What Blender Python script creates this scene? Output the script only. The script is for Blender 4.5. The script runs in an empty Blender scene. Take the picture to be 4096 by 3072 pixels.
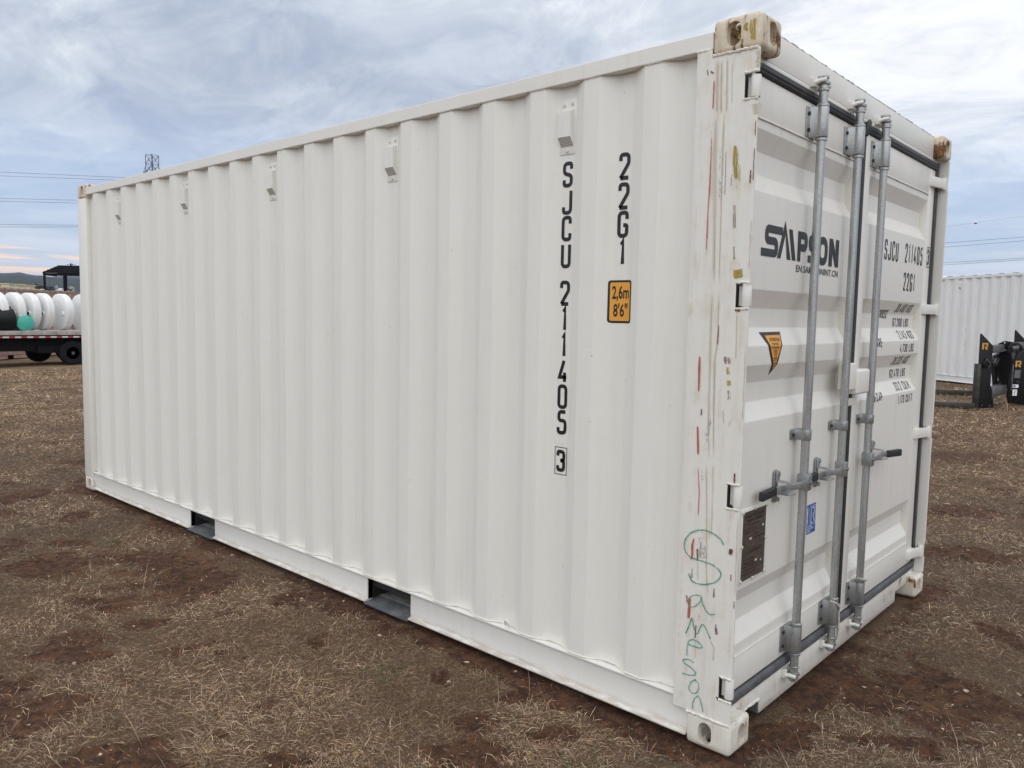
import bpy, bmesh, math, random
import numpy as np
from mathutils import Vector, Matrix

random.seed(7)
RNG = np.random.default_rng(11)
R = math.radians
scene = bpy.context.scene
COL = scene.collection

# ------------------------------------------------------------------ camera
cam_d = bpy.data.cameras.new('camera')
cam_d.sensor_fit = 'HORIZONTAL'
cam_d.sensor_width = 36.0
cam_d.lens = 36.0 * 3149.05 / 4096.0
cam_d.clip_start = 0.05
cam_d.clip_end = 9000
cam = bpy.data.objects.new('camera', cam_d)
COL.objects.link(cam)
_yaw, _pit, _rol = R(132.03669), R(-4.95613), R(1.10908)
_d = Vector((math.cos(_pit)*math.cos(_yaw), math.cos(_pit)*math.sin(_yaw), math.sin(_pit)))
_r = _d.cross(Vector((0, 0, 1))).normalized()
_u = _r.cross(_d)
_r2 = _r*math.cos(_rol) + _u*math.sin(_rol)
_u2 = _u*math.cos(_rol) - _r*math.sin(_rol)
_m = Matrix((_r2, _u2, -_d)).transposed().to_4x4()
_m.translation = Vector((1.20638, -2.53589, 1.56672))
cam.matrix_world = _m
scene.camera = cam
CX, CY = 1.206, -2.536
LAT = Vector((0.7427, 0.6696, 0))      # sideways on the ground, seen from the yard gate
AWY = Vector((-0.6696, 0.7427, 0))     # straight ahead on the ground

# ------------------------------------------------------------------ view
vs = scene.view_settings
vs.view_transform = 'Standard'
vs.look = 'None'
vs.gamma = 1
vs.use_curve_mapping = False
vs.exposure = 0.40

# ------------------------------------------------------------------ sun
SUN_EL, SUN_AZ = R(46), R(141)         # azimuth clockwise from +Y
sun_d = bpy.data.lights.new('sun', 'SUN')
sun_d.energy = 1.5
sun_d.angle = R(115)
sun_d.color = (1.0, 0.95, 0.87)
sun = bpy.data.objects.new('sun', sun_d)
COL.objects.link(sun)
_sv = Vector((math.cos(SUN_EL)*math.sin(SUN_AZ), math.cos(SUN_EL)*math.cos(SUN_AZ), math.sin(SUN_EL)))
sun.rotation_euler = _sv.to_track_quat('Z', 'Y').to_euler()
sun.location = (20, -20, 40)

# ------------------------------------------------------------------ node helpers
def N(nt, kind, **kw):
    n = nt.nodes.new(kind)
    for k, v in kw.items():
        if k == 'ins':
            for i, val in v.items():
                s = n.inputs[i]
                if isinstance(val, bpy.types.NodeSocket):
                    nt.links.new(val, s)
                else:
                    s.default_value = val
        else:
            setattr(n, k, v)
    return n
def MATH(nt, op, a, b=0.0, c=0.0, clamp=False):
    n = N(nt, 'ShaderNodeMath', operation=op, use_clamp=clamp)
    for i, v in enumerate((a, b, c)):
        if isinstance(v, bpy.types.NodeSocket): nt.links.new(v, n.inputs[i])
        else: n.inputs[i].default_value = v
    return n.outputs[0]
def MIX(nt, f, a, b, mode='MIX'):
    n = N(nt, 'ShaderNodeMix', data_type='RGBA', blend_type=mode)
    for s, v in ((n.inputs[0], f), (n.inputs[6], a), (n.inputs[7], b)):
        if isinstance(v, bpy.types.NodeSocket): nt.links.new(v, s)
        elif isinstance(v, (tuple, list)): s.default_value = (*v[:3], 1)
        else: s.default_value = v
    return n.outputs[2]
def SMOOTH(nt, v, a, b, lo=0.0, hi=1.0):
    n = N(nt, 'ShaderNodeMapRange', interpolation_type='SMOOTHSTEP')
    nt.links.new(v, n.inputs[0])
    n.inputs[1].default_value = a; n.inputs[2].default_value = b
    n.inputs[3].default_value = lo; n.inputs[4].default_value = hi
    return n.outputs[0]
def VSCALE(nt, v, s):
    n = N(nt, 'ShaderNodeVectorMath', operation='MULTIPLY')
    nt.links.new(v, n.inputs[0]); n.inputs[1].default_value = s
    return n.outputs[0]
def NOISE(nt, v, scale, detail=4, rough=.55, dist=0.0, dim='3D'):
    n = N(nt, 'ShaderNodeTexNoise', noise_dimensions=dim)
    nt.links.new(v, n.inputs['Vector'])
    n.inputs['Scale'].default_value = scale; n.inputs['Detail'].default_value = detail
    n.inputs['Roughness'].default_value = rough; n.inputs['Distortion'].default_value = dist
    return n.outputs['Fac']

SKY_ROT, SKY_LOC = 70, (-0.3, 0.2, 0.0)
# ------------------------------------------------------------------ world: cloudy evening sky
world = bpy.data.worlds.new('World')
scene.world = world
world.use_nodes = True
wt = world.node_tree
wt.nodes.clear()
w_out = N(wt, 'ShaderNodeOutputWorld')
w_bg = N(wt, 'ShaderNodeBackground')
w_bg.inputs['Strength'].default_value = 0.1
wt.links.new(w_bg.outputs[0], w_out.inputs[0])
sky = N(wt, 'ShaderNodeTexSky', sky_type='NISHITA')
sky.sun_disc = False
sky.sun_elevation = SUN_EL
sky.sun_rotation = SUN_AZ
sky.altitude = 300
sky.air_density = 1.0; sky.dust_density = 1.5; sky.ozone_density = 1.0
tc = N(wt, 'ShaderNodeTexCoord')
sep = N(wt, 'ShaderNodeSeparateXYZ'); wt.links.new(tc.outputs['Generated'], sep.inputs[0])
wx, wy, wz = sep.outputs
el = MATH(wt, 'MAXIMUM', wz, 0.0)
den = MATH(wt, 'ADD', el, 0.16)
px_ = MATH(wt, 'DIVIDE', wx, den); py_ = MATH(wt, 'DIVIDE', wy, den)
cmb = N(wt, 'ShaderNodeCombineXYZ'); wt.links.new(px_, cmb.inputs[0]); wt.links.new(py_, cmb.inputs[1])
rot = N(wt, 'ShaderNodeMapping'); wt.links.new(cmb.outputs[0], rot.inputs[0])
rot.inputs['Rotation'].default_value = (0, 0, R(SKY_ROT)); rot.inputs['Scale'].default_value = (1.0, 1.55, 1)
rot.inputs['Location'].default_value = SKY_LOC
cl1 = NOISE(wt, rot.outputs[0], 0.50, 8, .57, .45)
cl2 = NOISE(wt, rot.outputs[0], 2.3, 8, .66, .8)
cl3 = NOISE(wt, rot.outputs[0], 0.22, 3, .5, .2)
cov = MATH(wt, 'ADD', MATH(wt, 'MULTIPLY', cl1, .50), MATH(wt, 'MULTIPLY', cl2, .36))
cov = MATH(wt, 'ADD', cov, MATH(wt, 'MULTIPLY', cl3, .26))
cloud = MIX(wt, SMOOTH(wt, cov, .42, .58), (3.35, 3.85, 4.9), (5.35, 5.8, 6.45))
cloud = MIX(wt, SMOOTH(wt, cov, .54, .66), cloud, (7.9, 8.05, 8.3))
# thinner towards the horizon: clear pale blue between bands
band = N(wt, 'ShaderNodeCombineXYZ')
wt.links.new(MATH(wt, 'MULTIPLY', wx, 2.2), band.inputs[0]); wt.links.new(MATH(wt, 'MULTIPLY', wy, 2.2), band.inputs[1])
wt.links.new(MATH(wt, 'MULTIPLY', el, 26.0), band.inputs[2])
bn = NOISE(wt, band.outputs[0], 1.0, 5, .55, .4)
low = SMOOTH(wt, el, .05, .27, 1, 0)
clear = MIX(wt, SMOOTH(wt, el, 0, .2), (4.6, 5.1, 6.2), (3.6, 4.8, 7.0))
nsk = MIX(wt, .30, clear, sky.outputs[0])
lowsky = MIX(wt, SMOOTH(wt, bn, .42, .68), nsk, (6.0, 6.5, 7.3))
col = MIX(wt, low, cloud, lowsky)
# last glow of the evening in thin cloud bars low in the west
azg = MATH(wt, 'ADD', MATH(wt, 'MULTIPLY', wx, -.966), MATH(wt, 'MULTIPLY', wy, .259))
glow = MATH(wt, 'MULTIPLY', SMOOTH(wt, azg, .80, .985), MATH(wt, 'MULTIPLY', SMOOTH(wt, el, .030, .042), SMOOTH(wt, el, .072, .060)))
gb = N(wt, 'ShaderNodeCombineXYZ')
wt.links.new(MATH(wt, 'MULTIPLY', wx, 5), gb.inputs[0]); wt.links.new(MATH(wt, 'MULTIPLY', wy, 5), gb.inputs[1]); wt.links.new(MATH(wt, 'MULTIPLY', el, 120), gb.inputs[2])
gn = NOISE(wt, gb.outputs[0], 1.0, 3, .5, .3)
glow = MATH(wt, 'MULTIPLY', glow, SMOOTH(wt, gn, .38, .50))
col = MIX(wt, MATH(wt, 'MULTIPLY', glow, .95), col, (9.8, 7.2, 5.2))
# below the horizon: dull earth
col = MIX(wt, SMOOTH(wt, wz, -.02, .0), (1.2, 1.0, .8), col)
wt.links.new(col, w_bg.inputs['Color'])

# ------------------------------------------------------------------ mesh helpers
class MB:
    def __init__(s): s.v = []; s.f = []; s.uv = None
    def add(s, vs, fs):
        o = len(s.v); s.v += [tuple(p) for p in vs]; s.f += [tuple(i+o for i in q) for q in fs]; return s
    def box(s, x0, x1, y0, y1, z0, z1):
        if x0 > x1: x0, x1 = x1, x0
        if y0 > y1: y0, y1 = y1, y0
        if z0 > z1: z0, z1 = z1, z0
        return s.add([(x0,y0,z0),(x1,y0,z0),(x1,y1,z0),(x0,y1,z0),(x0,y0,z1),(x1,y0,z1),(x1,y1,z1),(x0,y1,z1)],
                     [(0,3,2,1),(4,5,6,7),(0,1,5,4),(1,2,6,5),(2,3,7,6),(3,0,4,7)])
    def cyl(s, a, b, r, n=14, r2=None, caps=True):
        a = Vector(a); b = Vector(b); r2 = r if r2 is None else r2
        d = (b-a).normalized(); p = d.orthogonal().normalized(); q = d.cross(p)
        vs = []
        for c, rr in ((a, r), (b, r2)):
            for i in range(n):
                t = 2*math.pi*i/n; vs.append(c + (p*math.cos(t)+q*math.sin(t))*rr)
        fs = [(i, (i+1) % n, n+(i+1) % n, n+i) for i in range(n)]
        if caps: fs += [tuple(range(n-1, -1, -1)), tuple(range(n, 2*n))]
        return s.add(vs, fs)
    def tube(s, pts, r, n=8, closed=False):
        pts = [Vector(p) for p in pts]; m = len(pts); vs = []; fs = []
        prev = None
        for i, p in enumerate(pts):
            if closed: t = pts[(i+1) % m]-pts[i-1]
            else: t = pts[min(i+1, m-1)]-pts[max(i-1, 0)]
            t.normalize()
            if prev is None: a = t.orthogonal().normalized()
            else:
                a = prev - t*prev.dot(t)
                a = a.normalized() if a.length > 1e-6 else t.orthogonal().normalized()
            prev = a; b = t.cross(a)
            rr = r[i] if isinstance(r, (list, tuple)) else r
            for k in range(n):
                th = 2*math.pi*k/n; vs.append(p+(a*math.cos(th)+b*math.sin(th))*rr)
        for i in range(m if closed else m-1):
            j = (i+1) % m
            for k in range(n): fs.append((i*n+k, i*n+(k+1) % n, j*n+(k+1) % n, j*n+k))
        if not closed: fs += [tuple(range(n-1, -1, -1)), tuple(range((m-1)*n, m*n))]
        return s.add(vs, fs)
    def prism(s, poly, axis, a, b):
        """poly: 2-D outline; extruded along axis ('x': (y,z), 'y': (x,z), 'z': (x,y)) from a to b"""
        def P(p, t):
            return {'x': (t, p[0], p[1]), 'y': (p[0], t, p[1]), 'z': (p[0], p[1], t)}[axis]
        n = len(poly)
        vs = [P(p, a) for p in poly]+[P(p, b) for p in poly]
        fs = [tuple(range(n)), tuple(range(2*n-1, n-1, -1))]+[(i, n+i, n+(i+1) % n, (i+1) % n) for i in range(n)]
        return s.add(vs, fs)
    def lathe(s, prof, n=32, axis='z', o=(0, 0, 0)):
        """prof: (radius, height) pairs"""
        vs = []; m = len(prof)
        for (r, h) in prof:
            for i in range(n):
                t = 2*math.pi*i/n; c, q = r*math.cos(t), r*math.sin(t)
                p = {'z': (c, q, h), 'x': (h, c, q), 'y': (q, h, c)}[axis]
                vs.append((p[0]+o[0], p[1]+o[1], p[2]+o[2]))
        fs = [(i*n+k, i*n+(k+1) % n, (i+1)*n+(k+1) % n, (i+1)*n+k) for i in range(m-1) for k in range(n)]
        if prof[0][0] > 1e-6: fs.append(tuple(range(n-1, -1, -1)))
        if prof[-1][0] > 1e-6: fs.append(tuple(range((m-1)*n, m*n)))
        return s.add(vs, fs)
    def mesh(s, name, bevel=0.0, seg=2, smooth=False, merge=True, angle=35, flat=False):
        me = bpy.data.meshes.new(name)
        me.from_pydata(s.v, [], s.f)
        bm = bmesh.new(); bm.from_mesh(me)
        if merge: bmesh.ops.remove_doubles(bm, verts=bm.verts, dist=1e-5)
        bmesh.ops.recalc_face_normals(bm, faces=bm.faces)
        if bevel > 0:
            es = [e for e in bm.edges if len(e.link_faces) == 2 and e.calc_face_angle(0) > R(25)]
            bmesh.ops.bevel(bm, geom=es, offset=bevel, segments=seg, profile=.5, affect='EDGES', clamp_overlap=True)
        bm.to_mesh(me); bm.free()
        if (smooth or bevel > 0) and not flat:
            me.polygons.foreach_set('use_smooth', [True]*len(me.polygons))
            try: me.set_sharp_from_angle(angle=R(angle))
            except Exception: pass
        me.update()
        return me
    def build(s, name, mat, parent=None, **kw):
        return link(name, s.mesh(name, **kw), mat, parent)

def link(name, me, mat=None, parent=None):
    if mat is not None and not me.materials: me.materials.append(mat)
    o = bpy.data.objects.new(name, me)
    COL.objects.link(o)
    if parent is not None: o.parent = parent
    return o
def thing(name, label, cat, loc=(0, 0, 0), rz=0.0, group=None):
    o = bpy.data.objects.new(name, None)
    o.empty_display_size = .2
    COL.objects.link(o)
    o.location = loc; o.rotation_euler = (0, 0, rz)
    o['label'] = label; o['category'] = cat
    if group: o['group'] = group
    return o
def tag(o, label, cat, group=None):
    o['label'] = label; o['category'] = cat
    if group: o['group'] = group
    return o

def fillet(pts, r, closed=False, n=5):
    """round the corners of a 2-D path"""
    P = [Vector(p) for p in pts]; out = []; m = len(P)
    for i in range(m):
        if not closed and i in (0, m-1): out.append(P[i]); continue
        a, b, c = P[i-1], P[i], P[(i+1) % m]
        d1 = (a-b); d2 = (c-b); l1 = d1.length; l2 = d2.length
        if l1 < 1e-9 or l2 < 1e-9: out.append(b); continue
        ang = d1.angle(d2)
        t = min(r/max(math.tan(ang/2), .05), l1*.48, l2*.48)
        p, q = b+d1.normalized()*t, b+d2.normalized()*t
        for k in range(n+1):
            s = k/n; out.append(p*(1-s)**2+b*2*s*(1-s)+q*s*s)
    return out
def ribbon(pts, w, closed=False):
    """flat strip of width w along a 2-D path: list of 2-D verts, faces, uv"""
    P = [Vector(p) for p in pts]; m = len(P); vs = []; uv = []; L = 0
    for i, p in enumerate(P):
        if closed: a, b = P[i-1], P[(i+1) % m]
        else: a, b = P[max(i-1, 0)], P[min(i+1, m-1)]
        t1 = (p-a).normalized() if (p-a).length > 1e-9 else None
        t2 = (b-p).normalized() if (b-p).length > 1e-9 else None
        t1 = t1 or t2; t2 = t2 or t1
        t = (t1+t2)
        t = t.normalized() if t.length > 1e-6 else t1
        nrm = Vector((-t.y, t.x))
        k = 1/max(.45, abs(nrm.dot(Vector((-t1.y, t1.x)))))
        ww = w[i] if isinstance(w, list) else w
        if i: L += (p-P[i-1]).length
        vs += [p+nrm*ww*.5*k, p-nrm*ww*.5*k]; uv += [(0, L), (1, L)]
    fs = [(2*i, 2*i+1, 2*((i+1) % m)+1, 2*((i+1) % m)) for i in range(m if closed else m-1)]
    return vs, fs, uv

# ------------------------------------------------------------------ materials
def newmat(name):
    m = bpy.data.materials.new(name); m.use_nodes = True
    nt = m.node_tree; nt.nodes.clear()
    out = N(nt, 'ShaderNodeOutputMaterial'); b = N(nt, 'ShaderNodeBsdfPrincipled')
    nt.links.new(b.outputs[0], out.inputs[0])
    return m, nt, b, out
def setc(nt, b, key, v):
    s = b.inputs[key]
    if isinstance(v, bpy.types.NodeSocket): nt.links.new(v, s)
    elif isinstance(v, (tuple, list)): s.default_value = (*v[:3], 1)
    else: s.default_value = v
def bump(nt, b, h, strength=.2, dist=.002):
    n = N(nt, 'ShaderNodeBump'); n.inputs['Strength'].default_value = strength; n.inputs['Distance'].default_value = dist
    nt.links.new(h, n.inputs['Height']); nt.links.new(n.outputs[0], b.inputs['Normal'])
def simple(name, c, rough=.5, metal=0.0, var=.12, scale=8.0, bmp=0.0, spec=.5):
    m, nt, b, o = newmat(name)
    t = N(nt, 'ShaderNodeTexCoord')
    n = NOISE(nt, t.outputs['Object'], scale, 5, .6)
    f = SMOOTH(nt, n, .3, .7)
    setc(nt, b, 'Base Color', MIX(nt, f, tuple(x*(1-var) for x in c), tuple(min(1, x*(1+var)) for x in c)))
    setc(nt, b, 'Roughness', rough); setc(nt, b, 'Metallic', metal)
    setc(nt, b, 'Specular IOR Level', spec)
    if bmp: bump(nt, b, NOISE(nt, t.outputs['Object'], scale*12, 3), bmp, .002)
    return m
M = {}
def paint(name, c=(.80, .795, .765), rust=0.0, dirt_z=None, rough=.42, soil=.10, rustscale=9.0):
    """white marine paint: faint brush of dust, run marks, optional rust blooms and a mud line with an uneven edge"""
    m, nt, b, o = newmat(name)
    t = N(nt, 'ShaderNodeTexCoord'); ob = t.outputs['Object']
    run = NOISE(nt, VSCALE(nt, ob, (9, 9, .55)), 2.6, 5, .6)
    blot = NOISE(nt, ob, 1.7, 5, .6)
    dust = MATH(nt, 'MULTIPLY', SMOOTH(nt, run, .45, .8), SMOOTH(nt, blot, .3, .7))
    col = MIX(nt, MATH(nt, 'MULTIPLY', dust, soil*2.2), c, (.58, .53, .44))
    speck = NOISE(nt, ob, 55, 2, .5)
    col = MIX(nt, MATH(nt, 'MULTIPLY', SMOOTH(nt, speck, .75, .79), .4), col, (.30, .25, .2))
    if dirt_z is not None:
        sx = N(nt, 'ShaderNodeSeparateXYZ'); nt.links.new(ob, sx.inputs[0])
        edge = MATH(nt, 'ADD', sx.outputs[2], MATH(nt, 'MULTIPLY', MATH(nt, 'SUBTRACT', NOISE(nt, VSCALE(nt, ob, (2.2, 2.2, 6)), 3, 6, .65), .5), .035))
        fd = SMOOTH(nt, edge, dirt_z+.022, dirt_z-.012)
        fd = MATH(nt, 'MULTIPLY', fd, SMOOTH(nt, NOISE(nt, VSCALE(nt, ob, (5, 5, 50)), 2, 5, .65), .30, .60))
        col = MIX(nt, MATH(nt, 'MULTIPLY', fd, .62), col, (.38, .30, .22))
    if rust > 0:
        rn = NOISE(nt, ob, rustscale, 8, .68)
        rs = NOISE(nt, VSCALE(nt, ob, (26, 26, 3.2)), 1.5, 4, .6)
        ro = MATH(nt, 'ADD', MATH(nt, 'MULTIPLY', rn, .62), MATH(nt, 'MULTIPLY', rs, .42))
        f1 = SMOOTH(nt, ro, .66-rust*.16, .72-rust*.14)
        f2 = SMOOTH(nt, ro, .54-rust*.22, .68-rust*.17)
        col = MIX(nt, MATH(nt, 'MULTIPLY', f2, min(.58, .22+rust)), col, (.54, .40, .22))
        rc = MIX(nt, SMOOTH(nt, NOISE(nt, ob, 60, 4), .35, .65), (.10, .045, .025), (.26, .12, .05))
        col = MIX(nt, f1, col, rc)
        setc(nt, b, 'Roughness', MATH(nt, 'ADD', MATH(nt, 'MULTIPLY', f1, .4), rough))
    else:
        setc(nt, b, 'Roughness', MATH(nt, 'ADD', MATH(nt, 'MULTIPLY', blot, .16), rough-.08))
    setc(nt, b, 'Base Color', col)
    h = MATH(nt, 'ADD', NOISE(nt, ob, 140, 2), MATH(nt, 'MULTIPLY', NOISE(nt, ob, 4, 2), 9.0))
    bump(nt, b, h, .12, .0026)
    return m
M['white'] = paint('white_paint', (.80, .79, .745))
M['wall'] = paint('white_wall_paint', (.81, .80, .748), soil=.11)
M['post'] = paint('white_post_paint', (.80, .785, .735), rust=.13, soil=.34)
M['rail'] = paint('white_bottom_rail_paint', (.80, .79, .755), rust=.0, dirt_z=.043, soil=.12)
M['cast'] = paint('worn_casting_paint', (.76, .715, .61), rust=.74, rustscale=11)
M['castlow'] = paint('lower_casting_paint', (.77, .74, .67), rust=.24, rustscale=10, dirt_z=.016)
M['sill'] = paint('sill_paint', (.79, .77, .72), rust=.16, dirt_z=.04, soil=.2)
M['door'] = paint('door_paint', (.80, .78, .725), soil=.14)
M['caulk'] = simple('caulk', (.74, .71, .64), .6, 0, .08, 30, .3)
M['galv'] = None
def galv(name, c):
    m, nt, b, o = newmat(name)
    t = N(nt, 'ShaderNodeTexCoord'); ob = t.outputs['Object']
    v = N(nt, 'ShaderNodeTexVoronoi'); v.inputs['Scale'].default_value = 130; nt.links.new(ob, v.inputs['Vector'])
    st = NOISE(nt, VSCALE(nt, ob, (30, 30, 2.5)), 1.4, 5, .65)
    f = MATH(nt, 'ADD', MATH(nt, 'MULTIPLY', v.outputs['Distance'], .35), MATH(nt, 'MULTIPLY', st, .8))
    setc(nt, b, 'Base Color', MIX(nt, SMOOTH(nt, f, .3, .8), tuple(x*.80 for x in c), tuple(x*1.16 for x in c)))
    setc(nt, b, 'Metallic', .72)
    setc(nt, b, 'Roughness', SMOOTH(nt, st, .3, .7, .34, .52))
    bump(nt, b, NOISE(nt, ob, 180, 3), .12, .001)
    return m
M['galv'] = galv('galvanised_steel', (.42, .435, .435))
M['galvdull'] = galv('dull_zinc', (.33, .34, .34))
M['bolt'] = simple('black_bolt', (.05, .05, .055), .5, .5, .2, 60)
M['rubber'] = simple('black_rubber_gasket', (.028, .028, .03), .55, 0, .25, 20, .2)
M['rubberdust'] = simple('dusty_rubber_gasket', (.095, .095, .10), .7, 0, .3, 14, .3)
M['grip'] = None
def gripmat():
    m, nt, b, o = newmat('ribbed_black_grip')
    t = N(nt, 'ShaderNodeTexCoord')
    w = N(nt, 'ShaderNodeTexWave', wave_type='BANDS', bands_direction='DIAGONAL'); w.inputs['Scale'].default_value = 90
    nt.links.new(t.outputs['Object'], w.inputs['Vector'])
    setc(nt, b, 'Base Color', (.022, .022, .024)); setc(nt, b, 'Roughness', .5)
    bump(nt, b, w.outputs['Fac'], .6, .003)
    return m
M['grip'] = gripmat()
M['ink'] = simple('black_lettering', (.012, .012, .013), .45, 0, .2, 30)
M['inkgrey'] = simple('grey_lettering', (.03, .03, .034), .5, 0, .2, 30)
M['orange'] = simple('orange_label', (.78, .36, .05), .45, 0, .05, 10)
M['blue'] = simple('blue_label', (.025, .10, .38), .4, 0, .05, 10)
M['labelwhite'] = simple('label_white', (.80, .82, .84), .45, 0, .04, 10)
M['plate'] = None
def platemat():
    m, nt, b, o = newmat('brown_anodised_plate')
    t = N(nt, 'ShaderNodeTexCoord')
    w = NOISE(nt, VSCALE(nt, t.outputs['Object'], (1, 1, 3)), 14, 4, .6, 2.0)
    setc(nt, b, 'Base Color', MIX(nt, SMOOTH(nt, w, .35, .65), (.085, .068, .056), (.135, .11, .09)))
    setc(nt, b, 'Metallic', .35); setc(nt, b, 'Roughness', .38)
    return m
M['plate'] = platemat()
M['plateink'] = simple('plate_print', (.012, .010, .009), .6)
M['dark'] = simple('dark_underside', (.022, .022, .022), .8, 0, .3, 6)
M['bitumen'] = simple('bitumen_coating', (.12, .128, .138), .7, 0, .35, 12, .6)
M['cement'] = simple('grey_grit', (.33, .32, .30), .9, 0, .3, 40, .6)
M['rope'] = simple('grimy_rope', (.50, .47, .41), .9, 0, .3, 60, .5)
M['roofdirt'] = simple('grimy_roof_edge', (.36, .33, .27), .8, 0, .45, 40, .3)
M['chrome'] = simple('pale_rivet', (.66, .63, .57), .5, .2, .1, 40)

def grille():
    m, nt, b, o = newmat('vent_grille')
    t = N(nt, 'ShaderNodeTexCoord')
    uvn = VSCALE(nt, t.outputs['UV'], (8, 8, 0))
    s = N(nt, 'ShaderNodeSeparateXYZ'); nt.links.new(uvn, s.inputs[0])
    fx = MATH(nt, 'FRACT', s.outputs[0]); fy = MATH(nt, 'FRACT', s.outputs[1])
    gx = MATH(nt, 'GREATER_THAN', fx, .45); gy = MATH(nt, 'GREATER_THAN', fy, .4)
    setc(nt, b, 'Base Color', MIX(nt, MATH(nt, 'MULTIPLY', gx, gy), (.74, .72, .66), (.03, .03, .03)))
    return m
M['grille'] = grille()

def mark(name, c, c2, a, th, stretch, edge=.25, soft=False, ends=.22):
    """paint scrape or run mark on the steel: ragged, broken coverage with a shape of its own"""
    m, nt, b, o = newmat(name)
    t = N(nt, 'ShaderNodeTexCoord'); ob = t.outputs['Object']
    n1 = NOISE(nt, VSCALE(nt, ob, (1, 1, stretch)), 230, 5, .62)
    n2 = NOISE(nt, VSCALE(nt, ob, (1, 1, stretch*.6)), 45, 4, .6)
    s = N(nt, 'ShaderNodeSeparateXYZ'); nt.links.new(t.outputs['UV'], s.inputs[0])
    u = s.outputs[0]
    e = MATH(nt, 'MULTIPLY', SMOOTH(nt, u, 0, edge), SMOOTH(nt, u, 1, 1-edge))
    e = MATH(nt, 'MULTIPLY', e, SMOOTH(nt, s.outputs[1], 0, ends))
    e = MATH(nt, 'MULTIPLY', e, SMOOTH(nt, s.outputs[1], 1, 1-ends))
    if soft:
        al = MATH(nt, 'MULTIPLY', MATH(nt, 'MULTIPLY', e, SMOOTH(nt, n2, .25, .75, .35, 1.0)), a)
    else:
        k = MATH(nt, 'ADD', MATH(nt, 'MULTIPLY', n1, .6), MATH(nt, 'MULTIPLY', n2, .5))
        k = MATH(nt, 'ADD', k, MATH(nt, 'MULTIPLY', MATH(nt, 'SUBTRACT', e, 1), .42))
        al = MATH(nt, 'MULTIPLY', SMOOTH(nt, k, th-.06, th+.09), a)
    setc(nt, b, 'Base Color', MIX(nt, SMOOTH(nt, n2, .35, .65), c, c2)); setc(nt, b, 'Roughness', .6)
    setc(nt, b, 'Alpha', al)
    return m
M['m_red'] = mark('red_paint_scrape', (.55, .10, .07), (.45, .12, .09), .9, .40, .14)
M['m_yellow'] = mark('yellow_paint_scrape', (.50, .40, .03), (.36, .24, .05), .9, .50, .05)
M['m_brown'] = mark('brown_scrape', (.30, .22, .17), (.42, .36, .30), .7, .48, .08)
M['m_purple'] = mark('purple_scrape', (.20, .09, .16), (.30, .22, .24), .75, .48, .10)
M['m_tan'] = mark('tan_run_mark', (.52, .43, .30), (.56, .48, .36), .62, .30, .03, .5, True, .12)
M['m_rust'] = mark('rust_chip', (.12, .04, .022), (.22, .09, .04), .95, .34, .25)
M['m_scuff'] = mark('grey_scuff', (.34, .32, .29), (.22, .21, .21), .42, .56, .4)
M['m_dark'] = mark('dark_scratch', (.08, .06, .06), (.12, .09, .08), .8, .30, .1)
M['m_green'] = mark('green_paint_marker', (.035, .27, .20), (.06, .38, .29), .93, .44, 1.0, .30, False, .02)

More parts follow.
